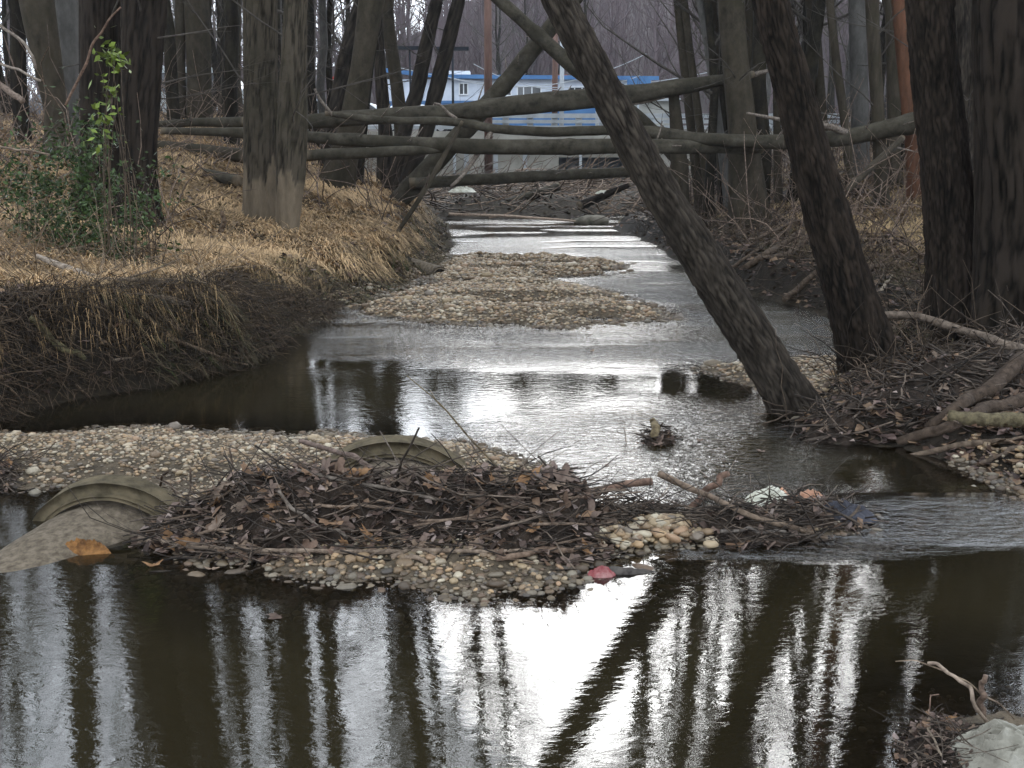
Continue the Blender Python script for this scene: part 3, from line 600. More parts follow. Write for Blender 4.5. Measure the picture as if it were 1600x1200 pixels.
log('slender dark pole leaning on the left bank below the logs', [(622, 362, 17), (650, 320, 17), (690, 250, 17.2), (722, 190, 17.5)], [7, 8, 8, 5], seed=11, group='slim poles leaning at the logs', mat='furrow')
log('forked dark branch propped against the long log on the right', [(1296, 322, 15.8), (1340, 280, 16), (1390, 236, 16.6), (1410, 215, 17)], [13, 12, 11, 9], mat='furrow', seed=12, group='slim poles leaning at the logs')
log('greenish half sunk log slanting in the debris dam', [(785, 322, 29), (830, 305, 30), (872, 292, 31)], [12, 13, 12], seed=13, group='logs in the debris dam')
log('black root log sticking up from the right end of the dam', [(905, 322, 28.5), (950, 303, 29), (985, 288, 29)], [14, 11, 7], mat='furrow_dark', bark='scaly', seed=14, group='logs in the debris dam')

# ---------------------------------------------------------------- driftwood piles
def leaf_mesh(k):
    R.seed(900 + k); n = 22; V = [(0, 0, 0)]; cx, cy = R.uniform(-18, 18), R.uniform(-10, 25)
    for i in range(n):
        a = 2 * math.pi * i / n
        r = (.74 + .26 * math.cos(a * 5)) * (.8 + .2 * math.cos(a)) if k % 3 else (.55 + .45 * abs(math.cos(a)) ** 1.5) * (.85 + .15 * math.cos(a * 9))
        r *= .055 * R.uniform(.85, 1.12); x, y = r * math.cos(a), r * math.sin(a) * (.9 if k % 3 else .55)
        V.append((x, y, cy * x * x * .35 + cx * y * y * .5 + R.uniform(-.005, .005)))
    V = np.array(V); top = np.array([(0, i + 1, (i + 1) % n + 1) for i in range(n)])
    pal = [tuple(v * .72 for v in c_) for c_ in [(.13, .085, .06), (.155, .115, .085), (.10, .066, .046), (.20, .125, .075), (.15, .108, .085), (.08, .054, .04), (.22, .125, .06), (.24, .175, .125)]]
    me = mesh_from('leaf', V, [top], np.tile(pal[k % 8], (len(V), 1)), M['leaf'], True); return me
LEAF = [leaf_mesh(k) for k in range(10)]
def pile_surface(poly, h, seed, cell=.02, sharp=.35):
    P = np.array(poly); x0, y0 = P.min(0) - .05; x1, y1 = P.max(0) + .05
    f = lambda x, y: (lambda d: np.where(d > 0, ss(0, sharp, d) * h * (.45 + .95 * fbm(x * 3.2, y * 3.2, 1, seed, 3)) + .05 * (fbm(x * 15, y * 15, 1, seed + 1, 3) - .4) * ss(0, .1, d), -.05 + d * .5))(sdf(poly, x + .08 * (fbm(x * 5, y * 5, 0, seed + 2, 2) - .5), y + .1 * (fbm(x * 5, y * 5, 5, seed + 3, 2) - .5)))
    xs = np.arange(x0, x1, cell); ys = np.arange(y0, y1, cell); X_, Y_ = np.meshgrid(xs, ys); Zp = f(X_, Y_)
    return X_, Y_, Zp, lambda x, y: np.maximum(H(x, y), H(x, y) * .6 + f(np.atleast_1d(x), np.atleast_1d(y)))
def pile(name, label, poly, h, seed, ntw, nleaf, lenr=(.08, .4), cell=.02, group=None, sharp=.35, zb=0.0, thick=(.0015, .005), cat='driftwood', along=0.0, lscale=1.0):
    X_, Y_, Zp, surf = pile_surface(poly, h, seed, cell, sharp)
    c = np.array(poly).mean(0); Zt = surf(X_.ravel(), Y_.ravel()).reshape(X_.shape) - .004; inside = sdf(poly, X_, Y_) > -.02
    root = thing(name, label, cat, (c[0], c[1], 0), group); mb = MB(); nr, nc = X_.shape
    nn = fbm(X_ * 30, Y_ * 30, 0, seed + 4, 2)[..., None]; col = np.array([.022, .016, .012]) * (.4 + 1.6 * nn)
    i = (np.arange(nr - 1)[:, None] * nc + np.arange(nc - 1)[None]).ravel(); ok = (inside.ravel()[i] & inside.ravel()[i + nc + 1]); i = i[ok]
    Zt = Zt + (rng.random(Zt.shape) - .5) * .02
    mb.add(np.stack([X_, Y_, Zt], -1).reshape(-1, 3), [np.stack([i, i + 1, i + nc + 1, i + nc], -1)], col.reshape(-1, 3)); build(mb, 'matted_mud', M['terrain'], root)
    P = np.array(poly); R.seed(seed)
    def sample(n):
        o = []
        while len(o) < n:
            q = np.stack([rng.uniform(P[:, 0].min(), P[:, 0].max(), 400), rng.uniform(P[:, 1].min(), P[:, 1].max(), 400)], 1); q = q[sdf(poly, q[:, 0], q[:, 1]) > .0]; o += list(q)
        return np.array(o[:n])
    q = sample(ntw); zs = surf(q[:, 0], q[:, 1]); mb = MB()
    for (x, y), z in zip(q, zs):
        L_ = R.uniform(*lenr) * (1 if R.random() < .8 else 1.7); a = along + R.gauss(0, .55) + (math.pi if R.random() < .5 else 0); el = R.gauss(.04, .3)
        d = np.array([math.cos(a) * math.cos(el), math.sin(a) * math.cos(el), math.sin(el)]); m_ = 6
        p = np.array([x, y, z + R.uniform(-.01, .035)]); pts = [p]
        for _ in range(m_ - 1):
            d = d + np.array([R.gauss(0, .2), R.gauss(0, .2), R.gauss(0, .16)]); d /= np.linalg.norm(d); pts.append(pts[-1] + d * L_ / (m_ - 1))
        pts = np.array(pts); pts -= (pts.mean(0) - p) * [1, 1, .6]; r0 = R.uniform(*thick) * (2 if R.random() < .06 else 1)
        V, fs = tube(pts, np.linspace(r0, r0 * .5, m_), 4); g = R.choice([.3, .45, .6, .8, 1.1, 1.7]); mb.add(V, fs, (g, g * .98, g * .95))
    build(mb, 'twig_tangle', M['tangle'], root)['kind'] = 'stuff'
    q = sample(nleaf * 6 + 30); zs = surf(q[:, 0], q[:, 1]); n = len(q); sz = rng.uniform(.010, .028, n) * min(lscale, 1.1); aa = rng.random(n) * 6.28
    t1 = np.stack([np.cos(aa), np.sin(aa), rng.normal(0, .5, n)], 1) * sz[:, None]; t2 = np.stack([-np.sin(aa), np.cos(aa), rng.normal(0, .5, n)], 1) * sz[:, None] * .7; Pq = np.c_[q, zs + rng.uniform(.002, .03, n)]; up_ = np.array([0, 0, 1]) * sz[:, None] * .3
    V = np.stack([Pq - t1, Pq - t2 + up_, Pq + t1, Pq + t2 + up_], 1).reshape(-1, 3); mb = MB(); kk = np.arange(n)[:, None] * 4
    pc = np.array([(.10, .07, .055), (.15, .11, .09), (.07, .048, .038), (.13, .085, .055), (.19, .15, .13), (.05, .035, .028)]); mb.add(V, [kk + np.array([[0, 1, 3]]), kk + np.array([[1, 2, 3]])], np.repeat(pc[rng.integers(0, 6, n)] * rng.uniform(.5, 1.2, (n, 1)), 4, 0))
    build(mb, 'leaf_crumbs', M['leaf'], root)['kind'] = 'stuff'
    q = sample(max(nleaf, 1)); zs = surf(q[:, 0], q[:, 1])
    for k in range(nleaf):
        o = D.objects.new('leaf', R.choice(LEAF)); COL.objects.link(o); o.parent = root
        o.location = (q[k][0] - c[0], q[k][1] - c[1], zs[k] + R.uniform(.0, .025)); s_ = R.uniform(.5, 1.15) * lscale; o.scale = (s_, s_, s_)
        o.rotation_euler = (R.gauss(0.55, .45), R.gauss(0, .45), R.gauss(0, .6)) if R.random() < .6 else (R.gauss(0, .4), R.gauss(0, .5), R.uniform(0, 6.28))
    SURF.append(lambda x, y: np.where(sdf(poly, x, y) > 0, surf(x, y), -1))
    return root, surf
SURF = []
def snap(px, py, Yq, lift=4):
    """move a point towards the eye if something solid stands before it, so it lies on the surface"""
    r = ray(px, py); Y = np.linspace(Yq * .8, Yq, 60); t_ = Y / r[1]; p = np.array([0, 0, CH])[None] + t_[:, None] * r; z = H(p[:, 0], p[:, 1])
    for s_ in SURF: z = np.maximum(z, s_(p[:, 0], p[:, 1]) + .02)
    k = np.nonzero(p[:, 2] < z + lift * Yq / F * .4)[0]
    return (px, py, Y[k[0]] if len(k) and k[0] > 0 else Yq)
G_ = lambda *a: W2(*a)
pile_main, surf_main = pile('driftwood_pile', 'long heap of wet twigs and brown leaves by the broken pipes', G_((205, 858), (300, 874), (420, 884), (560, 874), (700, 876), (800, 888), (930, 884), (985, 850), (960, 815), (900, 805), (760, 800), (620, 795), (480, 795), (370, 800), (320, 815), (240, 825), (190, 838)), .26, 31, 950, 290, lscale=1.3, lenr=(.1, .5))
pile('driftwood_pile', 'small dark twig heap between the log end and the round pebbles', G_((905, 820), (960, 800), (1020, 790), (1075, 800), (1050, 830), (990, 846), (930, 850)), .12, 32, 260, 18)
pile('driftwood_pile', 'dark wedge of sticks and mud right of the pebbles', G_((1045, 835), (1075, 808), (1120, 803), (1190, 824), (1290, 845), (1230, 856), (1130, 858), (1060, 850)), .13, 33, 260, 14, sharp=.2)
pile('driftwood_pile', 'low wet litter under the plastic bags at the right stream edge', G_((1165, 800), (1240, 792), (1350, 806), (1345, 830), (1250, 838), (1170, 826)), .05, 34, 170, 14, sharp=.15)
pile('driftwood_pile', 'big dark tangle of roots and leaves around the two leaning trunks', G_((1225, 686), (1262, 660), (1335, 630), (1400, 600), (1480, 572), (1600, 560), (1720, 560), (1740, 700), (1600, 706), (1480, 698), (1380, 694), (1290, 698), (1225, 694)), .36, 35, 1100, 200, lenr=(.1, .42), cell=.03, sharp=.9, thick=(.003, .009))
pile('driftwood_pile', 'small snag of mud and twigs standing alone in the middle of the stream', G_((975, 690), (1000, 678), (1030, 672), (1060, 682), (1085, 692), (1040, 703), (1000, 702)), .15, 36, 130, 10, lenr=(.06, .22), sharp=.12, thick=(.002, .007))
stick_snag = [(1022, 684, 6.9), (1026, 668, 6.9), (1018, 655, 6.9)]
pile('driftwood_pile', 'small heap of brown leaves and twigs beside the grey plastic sheet', [tuple(gp(*p)[:2]) for p in ((1395, 1160), (1420, 1135), (1470, 1128), (1510, 1140), (1560, 1200), (1560, 1260), (1420, 1260))], .07, 37, 150, 40, lenr=(.05, .2), cell=.01, sharp=.12, lscale=.55, thick=(.001, .003))
pile('driftwood_pile', 'dark litter clump at the left edge of the gravel by the left pipe', G_((-60, 750), (-60, 728), (0, 730), (35, 742), (20, 765), (-30, 775)), .07, 38, 120, 16, sharp=.15)

# ---------------------------------------------------------------- single sticks
def stick(label, pts, wpx, mat='stick', col=(1, 1, 1), name='branch', group='loose sticks and branches', n=26, wob=.012, cat='branch', forks=()):
    q_ = np.array(pts, float); t0 = np.linspace(0, len(q_) - 1, (len(q_) - 1) * 4 + 1); q_ = np.stack([np.interp(t0, np.arange(len(q_)), q_[:, c_]) for c_ in range(3)], 1)
    P = np.array([at(*snap(*p, lift=(wpx[0] if hasattr(wpx, '__len__') else wpx))) for p in q_]); pp, tt = path(P, n, wob)
    w0 = wpx if hasattr(wpx, '__len__') else (wpx, wpx * .7); r_ = np.interp(tt, np.linspace(0, 1, len(w0)), w0) * np.mean([p[2] for p in pts]) / F / 2
    r_ = r_ * (1 + .18 * (rng.random(n) - .5)); mb = MB(); V, fs = tube(pp, r_, 8); mb.add(V, fs, col)
    for f_, w_ in forks:
        q, t2 = path(np.array([at(*p) for p in f_]), 12, wob); V, fs = tube(q, np.linspace(w_, w_ * .4, 12) * f_[0][2] / F / 2, 5); mb.add(V, fs, col)
    o = build(mb, name, M[mat], loc=pp[0]); return tag(o, label, cat, group)
PS = 'sticks lying on the driftwood heap'; BS = 'branches on the left bank'; RS = 'branches in the right debris'; FS = 'twigs in the front right corner'
stick('long pale stick lying along the front foot of the leaf heap', [(222, 838, 4.95), (290, 850, 4.9), (400, 859, 4.85), (560, 866, 4.8), (700, 862, 4.8), (880, 856, 4.85)], (10, 8, 8, 6), group=PS, col=(1.2, 1.1, 1))
stick('grey stick with thick end slanting across the middle pipe', [(472, 690, 5.9), (555, 712, 5.65), (595, 742, 5.4)], (9, 9, 8), group=PS, col=(.8, .7, .7))
stick('thin brown stick lying across the upper side of the leaf heap', [(400, 724, 5.55), (440, 728, 5.4), (520, 748, 5.3), (610, 762, 5.3), (690, 783, 5.25)], (4, 6, 6, 5), group=PS)
stick('bent stick on the left part of the leaf heap', [(435, 768, 5.2), (455, 795, 5.05), (500, 822, 4.95), (548, 835, 4.9)], (6, 6, 5), group=PS)
stick('tall thin reed pointing up left above the pipes', [(802, 756, 5.3), (740, 690, 5.4), (690, 635, 5.5), (636, 588, 5.6)], (5, 4, 3, 1.5), group=PS, col=(.6, .55, .4), n=20, forks=[([(715, 660, 5.45), (690, 632, 5.5), (672, 608, 5.5)], 2.5)])
stick('second reed stem standing right of the pipe', [(795, 760, 5.3), (772, 735, 5.3), (752, 722, 5.35)], (4, 3), group=PS, col=(.6, .5, .4))
stick('short thin twig standing up from the middle pipe', [(628, 738, 5.5), (612, 705, 5.5), (590, 672, 5.5)], (4, 2), group=PS)
stick('small pale stub lying on the front pebbles below the long stick', [(615, 868, 4.75), (650, 874, 4.72), (668, 880, 4.7)], (10, 8), group=PS, col=(1.1, 1, .9))
stick('brown stick lying above the right end of the front pebbles', [(775, 876, 4.72), (850, 862, 4.75), (935, 852, 4.8)], (9, 10, 8), group=PS, col=(.9, .75, .65))
stick('short thick log end pointing right out of the heap', [(905, 775, 5.35), (960, 762, 5.35), (1020, 750, 5.4)], (10, 13, 13), group=PS, col=(.9, .7, .62))
stick('long stick sloping from its broken top down right into the water', [(1032, 737, 5.45), (1090, 768, 5.3), (1180, 808, 5.1), (1290, 838, 4.95)], (13, 10, 10, 8), group=PS, col=(.9, .8, .7))
stick('cut reddish stick standing up behind the sloping stick', [(1136, 739, 5.5), (1105, 766, 5.4), (1080, 790, 5.3)], (11, 11, 10), group=PS, col=(.8, .6, .52))
stick('dark wet stick at the water line under the sloping stick', [(1130, 833, 5.0), (1170, 826, 5.02), (1230, 832, 5.0)], (6, 6, 5), mat='tangle', group=PS, col=(2, 2.2, 2.4))
stick('thin stick resting over the round pebbles', [(1005, 800, 5.2), (1040, 818, 5.1), (1072, 836, 5.0)], (5, 4), group=PS, col=(.6, .5, .45))
stick('curved twig between the small heap and the sloping stick', [(960, 800, 5.3), (1015, 795, 5.25), (1060, 788, 5.25), (1100, 798, 5.2)], (5, 4), group=PS, col=(.7, .6, .5))
stick('black waterlogged log half sunk beside the red scrap', [(940, 893, 4.66), (1000, 898, 4.64), (1060, 904, 4.6), (1085, 908, 4.58)], (20, 19, 16, 9), mat='tangle', col=(.8, .9, 1), name='sunken_log', cat='log', group=PS, wob=.004)
for k, (a, b_, l_) in enumerate([((360, 700), (350, 770), 'upright'), ((300, 730), (285, 810), 'upright'), ((245, 745), (290, 800), 'slanting'), ((380, 735), (330, 790), 'slanting'), ((215, 790), (260, 735), 'arched')]):
    stick(f'{l_} thin dark twig {["near the big brown leaf", "left of the orange scrap", "over the mouth of the left pipe", "above the pale pebbles", "in front of the left pipe rim"][k]}', [(a[0], a[1], 5.35), ((a[0] + b_[0]) / 2 + 8, (a[1] + b_[1]) / 2, 5.25), (b_[0], b_[1], 5.15)], (3.5, 4), mat='tangle', group=PS, col=(.7, .6, .5))
for k in range(26):      # unnamed sticks lying in the heap
    x_ = R.uniform(250, 900); y_ = R.uniform(770, 862); Yb = 4.85 + (862 - y_) * .005; dx = R.uniform(40, 130); dy = R.gauss(0, 14)
    stick('slim brown stick half buried among the leaves of the long heap', [(x_, y_, Yb - .05), (x_ + dx * .5, y_ + dy * .5 - R.uniform(0, 7), Yb - .03), (x_ + dx, y_ + dy, Yb)], (R.uniform(3, 6), R.uniform(2.5, 4)), group='slim sticks among the leaves of the long heap', col=tuple(np.array([1, .88, .78]) * R.uniform(.5, 1.25)), n=14)
# left bank
stick('pale barkless branch lying on the left bank, forking over the edge', [(60, 402, 9.6), (120, 425, 9.3), (170, 442, 9.1), (212, 462, 8.9), (250, 464, 9.0), (295, 476, 9.0)], (9, 13, 14, 13, 9), group=BS, col=(1.6, 1.6, 1.55), forks=[([(212, 462, 8.9), (240, 455, 8.9), (255, 472, 8.9)], 6)])
stick('dark curved branch crossing over the pale barkless one', [(30, 472, 8.8), (80, 450, 8.7), (140, 440, 8.7), (200, 436, 8.8), (260, 438, 8.9), (330, 440, 9.2)], (6, 8, 7, 4), group=BS, col=(.8, .75, .65), forks=[([(190, 436, 8.8), (230, 425, 8.9), (280, 405, 9.2)], 4)])
stick('long thin branch dipping from the bank edge into the dark water', [(215, 476, 8.7), (240, 505, 8.5), (275, 530, 8.5), (320, 550, 8.7), (385, 572, 9.0)], (6, 7, 6, 5, 3), group=BS, col=(1.2, 1.05, .9))
stick('angular pale twig bent back above its own reflection', [(255, 562, 8.75), (200, 560, 8.7), (165, 565, 8.65), (138, 587, 8.5)], (3, 4, 4, 4), group=BS, col=(1.2, 1.15, 1.05))
stick('dark branch hanging down the cut bank into the water', [(58, 480, 8.2), (90, 530, 8.1), (108, 570, 8.05), (120, 605, 8.0), (142, 622, 7.95)], (6, 6, 5, 4), group=BS, col=(.9, .8, .65))
stick('thin straight stick dipping in the water at the left edge', [(-10, 590, 7.6), (20, 615, 7.7), (46, 638, 7.8)], (4, 3), group=BS, col=(1.1, .95, .8))
stick('thick mossy root curving down the cut bank', [(45, 495, 8.3), (70, 520, 8.2), (90, 540, 8.15), (135, 560, 8.2)], (12, 14, 9), group=BS, col=(.7, .75, .5), name='tree_root', cat='root')
stick('pale fallen branch high in the left woods beyond the shrub', [(-20, 120, 13), (8, 138, 13), (35, 158, 12.8)], (10, 9), group=BS, col=(1.1, 1, .95))
stick('arched grey branch over the leftmost trunk', [(-15, 28, 11), (15, 50, 11), (40, 72, 11), (58, 105, 11)], (4, 5, 4), group=BS, col=(1.2, 1.2, 1.2))
stick('pale leaning branch between arched branch and shrub', [(-20, 92, 11.5), (20, 105, 11.5), (62, 126, 11.5)], (4, 4), group=BS, col=(1.4, 1.4, 1.4))
stick('thin horizontal stick left of the shrub', [(-10, 230, 11), (30, 234, 11), (78, 240, 11)], (4, 3), group=BS, col=(1.1, 1, .9))
stick('small upright rotten stake in the straw', [(345, 362, 12.6), (350, 345, 12.6), (347, 330, 12.6)], (9, 8, 5), group=BS, col=(.6, .5, .4))
stick('slim dark branch rising over the near black trunks', [(100, 165, 9.8), (120, 130, 9.8), (150, 60, 9.8), (190, 10, 9.8)], (4, 4, 3), group=BS, col=(.9, .7, .6))
# right side
stick('long grey pole lying from the blackish leaning trunk to the right edge', [(1352, 494, 8.6), (1430, 492, 8.5), (1500, 515, 8.2), (1560, 535, 8.0), (1640, 560, 7.8)], (12, 15, 15, 16), group=RS, col=(.85, .8, .75))
stick('curved branch lying on the lower right debris at the water', [(1420, 716, 6.85), (1500, 696, 6.8), (1560, 690, 6.7), (1640, 686, 6.6)], (7, 11, 12, 11), group=RS, col=(.65, .58, .5))
stick('short stick below the curved branch at the right edge', [(1530, 726, 6.5), (1570, 708, 6.5), (1620, 694, 6.5)], (8, 9), group=RS, col=(.6, .55, .5))
stick('flat mossy log lying behind the curved branch', [(1480, 652, 7.3), (1540, 656, 7.2), (1640, 660, 7.1)], (20, 24, 24), group=RS, col=(.6, .6, .42), name='mossy_log', cat='log', wob=.005)
stick('thick root arching down from the rightmost trunk', [(1450, 668, 7.7), (1500, 632, 7.8), (1550, 608, 8.0), (1600, 560, 8.2)], (14, 20, 22, 24), group=RS, col=(.35, .3, .26), name='tree_root', cat='root')
stick('second thick root reaching right along the waterline', [(1400, 690, 7.2), (1470, 672, 7.4), (1540, 640, 7.5), (1640, 620, 7.6)], (14, 20, 22, 24), group=RS, col=(.35, .3, .26), name='tree_root', cat='root')
stick('broken branch lying on the gravel between the two leaning trunks', [(1270, 618, 7.9), (1300, 598, 8.0), (1325, 592, 8.0)], (6, 9, 6), group=RS, col=(.5, .45, .4))
stick('thin twig sticking left over the stream from the leaning foot', [(1300, 642, 7.2), (1230, 648, 7.1), (1165, 672, 7.0)], (3, 3, 2), group=RS, col=(.5, .45, .4))
stick('floating litter stick right of the stream snag', [(1060, 682, 6.75), (1080, 686, 6.7), (1094, 690, 6.65)], (5, 4), mat='tangle', group=RS)
stick('pale broken stub standing on the snag in the middle of the stream', stick_snag, (14, 10), group=RS, col=(.9, .85, .6), wob=.004)
for k, (pts, w_, lb) in enumerate([
    ([(1165, 418, 14.2), (1210, 390, 14.6), (1255, 362, 15.2)], (11, 12, 12), 'upper dark log leaning on the far right bank'),
    ([(1190, 405, 14.6), (1230, 400, 14.4), (1255, 380, 14.6), (1275, 350, 15)], (9, 11, 10), 'dark root curving over the far right bank'),
    ([(1225, 468, 12.6), (1250, 450, 12.9), (1290, 415, 13.2)], (10, 11, 9), 'dark log dipping in the water at the far right bank'),
    ([(1130, 430, 15), (1180, 395, 15.6), (1235, 355, 16)], (6, 7, 6), 'slim dark pole on the far right bank'),
    ([(1330, 440, 12), (1350, 420, 12.2), (1395, 412, 12.4)], (7, 9, 7), 'dark root end by the straw slope'),
    ([(1345, 470, 11.5), (1375, 455, 11.6), (1395, 430, 11.8)], (5, 5, 3), 'pale twig by the straw slope'),
    ([(1180, 375, 14.5), (1230, 350, 15), (1290, 335, 15.5)], (4, 4, 3), 'long thin brown stem over the far right roots')]):
    stick(lb, pts, w_, group='roots and logs on the far right bank', col=(.5, .44, .38) if k != 5 else (1.2, 1.2, 1.1), mat='stick')
# front right corner
stick('thick pale twig arching out of the plastic sheet', [(1537, 1125, 3.08), (1520, 1085, 3.1), (1495, 1052, 3.15), (1450, 1034, 3.2)], (7, 7, 6.5, 6), group=FS, col=(1.5, 1.4, 1.3))
stick('long thin twig crossing the pale arching one', [(1585, 1125, 3.05), (1530, 1075, 3.12), (1470, 1046, 3.18), (1400, 1028, 3.25)], (3, 3, 3, 2), group=FS, col=(1.2, 1.1, .95))
stick('straight reddish stub standing out of the plastic sheet', [(1539, 1120, 3.1), (1536, 1080, 3.1), (1544, 1047, 3.1)], (11, 10, 8), group=FS, col=(.85, .72, .65))
stick('bent pale twig in front of the brown leaves', [(1448, 1118, 3.12), (1456, 1145, 3.08), (1474, 1182, 3.0)], (4, 4, 4), group=FS, col=(1.2, 1.15, 1.05))
stick('low twig at the bottom edge under the brown leaves', [(1396, 1155, 3.07), (1425, 1178, 3.02), (1450, 1190, 2.98)], (3, 3), group=FS, col=(1, .95, .9))
stick('thin twig curling up from the brown leaves', [(1456, 1118, 3.12), (1452, 1095, 3.12), (1464, 1077, 3.12)], (3, 2), group=FS, col=(1.1, .9, .8))
stick('pale stick end lying in the water at the right edge', [(1575, 934, 4.32), (1592, 942, 4.28), (1630, 965, 4.2)], (10, 11, 12), group=FS, col=(1.7, 1.65, 1.55))
stick('dark sunken twig with a bend in the front water', [(1322, 1077, 3.46), (1346, 1094, 3.42), (1362, 1109, 3.38), (1350, 1123, 3.35)], (2.5, 3.5, 2.5), mat='tangle', group=FS)
stick('small curled pale leaf stalk floating near the right edge', [(1548, 1010, 3.86), (1572, 1016, 3.83), (1592, 1017, 3.82)], (4, 7, 2), group=FS, col=(1.5, 1.5, 1.6))

# ---------------------------------------------------------------- crumpled litter
def crumple(name, label, cat, c, rx, ry, h, seed, mat, group='litter caught by the creek', rot=0, n=48, sharp=1.0, smooth=False, spike=.10):
    R.seed(seed); th = np.linspace(0, 2 * math.pi, n * 2, endpoint=False); rr = np.linspace(0, 1, n)[:, None]
    out_ = .8 + .35 * noise3(np.cos(th) * 2, np.sin(th) * 2, seed, 5)
    x = rr * out_ * np.cos(th); y = rr * out_ * np.sin(th)
    f1, f2, idd = worley(x * 2.2 + 5, y * 2.2, x * 0 + seed, seed); cre = np.abs(fbm(x * 2.5, y * 2.5, seed, seed, 3) - .5) * 2
    rid = 1 - np.abs(fbm(x * 4 + cre, y * 4, seed, seed + 2, 4) - .5) * 5; z = h * ((1 - rr ** 2.2) * (.5 + .35 * (f2 - f1) * sharp + .25 * cre + .22 * np.clip(rid, 0, 1)) + spike * noise3(x * 9, y * 9, seed, 3)) - .01 * rr
    ca, sa = math.cos(rot), math.sin(rot); V = np.stack([(x * rx * ca - y * ry * sa), (x * rx * sa + y * ry * ca), z], -1).reshape(-1, 3)
    m_ = n * 2; i = np.arange(n - 1)[:, None] * m_; k = np.arange(m_)[None]; q = np.stack([i + k, i + (k + 1) % m_, i + m_ + (k + 1) % m_, i + m_ + k], -1).reshape(-1, 4)
    top = V; bot = V * [1, 1, .6] - [0, 0, .006]; N = len(V); rim = np.arange(m_) + (n - 1) * m_; rim2 = np.roll(rim, -1)
    mb = MB(); mb.add(np.concatenate([top + c, bot + c]), [q, q[:, ::-1] + N, np.stack([rim, rim + N, rim2 + N, rim2], -1)])
    o = build(mb, name, mat, loc=c, smooth=smooth); return tag(o, label, cat, group)
M['plastic'] = pmat('dirty_plastic', (.11, .10, .08), (.23, .22, .19), 5, rough=.35, bump=.3, bscale=30, c3=(.17, .16, .13), detail=9)
M['pale_bag'] = pmat('pale_bag_plastic', (.32, .31, .24), (.5, .49, .42), 6, rough=.4, bump=.3)
M['tan_bag'] = pmat('tan_bag_plastic', (.22, .115, .07), (.36, .20, .13), 6, rough=.4, bump=.3)
M['dark_cloth'] = pmat('dark_cloth', (.012, .012, .015), (.05, .05, .06), 9, rough=.6, bump=.5)
M['orange'] = pmat('orange_scrap', (.06, .026, .008), (.20, .095, .03), 22, rough=.6, bump=.5)
M['red_scrap'] = pmat('red_scrap', (.16, .02, .025), (.24, .13, .12), 9, rough=.4, bump=.5)
def P3(px, py, Y=None, z=0): return at(px, py, Y) if Y else gp(px, py, z)
crumple('plastic_sheet', 'large crumpled grey plastic sheet in the front right corner', 'plastic sheet', gp(1600, 1190, .03), .27, .17, .12, 3, M['plastic'], n=76, sharp=.9)
crumple('plastic_bag', 'pale translucent looking bag lying in the riffle beside the sloping stick', 'bag', gp(1203, 792, .03), .16, .09, .13, 4, M['pale_bag'], sharp=.25, smooth=True, spike=.05)
crumple('plastic_bag', 'tan brown bag with twisted handle right of the pale bag', 'bag', gp(1266, 797, .03), .12, .07, .14, 15, M['tan_bag'], sharp=.2, smooth=True, spike=.04)
stick('twisted tan handle of bag plastic between the pale and the tan bag', [(1216, 766, 5.35), (1232, 777, 5.32), (1255, 775, 5.3)], (9, 7, 6), mat='tan_bag', name='twisted_plastic_strip', cat='plastic strip', group='litter caught by the creek')
crumple('wet_cloth', 'dark blue grey wet cloth at the right end of the bag litter', 'cloth', gp(1312, 812, .02), .17, .06, .12, 6, M['dark_cloth'], sharp=.5, smooth=True)
crumple('orange_scrap', 'crumpled orange scrap lying on the lower left pipe slab', 'scrap', at(134, 858, 4.68) - np.array([0, 0, .022]), .14, .05, .085, 7, M['orange'])
crumple('orange_scrap', 'small round orange scrap hanging on the heap between the two pipes', 'scrap', at(432, 752, 5.15), .06, .04, .08, 8, M['orange'])
crumple('red_scrap', 'small red and pink plastic scrap at the water by the black log', 'scrap', gp(940, 899, .0), .07, .03, .05, 9, M['red_scrap'])
crumple('white_litter', 'white plastic rag hanging at the left end of the debris dam', 'litter', at(722, 300, 27.5), .35, .2, .16, 10, M['pale_bag'])
crumple('white_litter', 'tiny white scrap near the right end of the debris dam', 'litter', at(942, 302, 29), .18, .15, .1, 11, M['pale_bag'])
crumple('pale_litter', 'pale paper scrap under the straw slope on the right bank', 'litter', at(1390, 482, 11), .06, .05, .06, 12, M['pale_bag'])
stick('long pale pole floating at the foot of the debris dam', [(702, 334, 28.2), (780, 337, 28), (850, 341, 27.2), (900, 345, 26.4)], (5, 4, 4, 3), col=(2.6, 2.4, 2.2), name='floating_pole', cat='pole', group='logs in the debris dam')

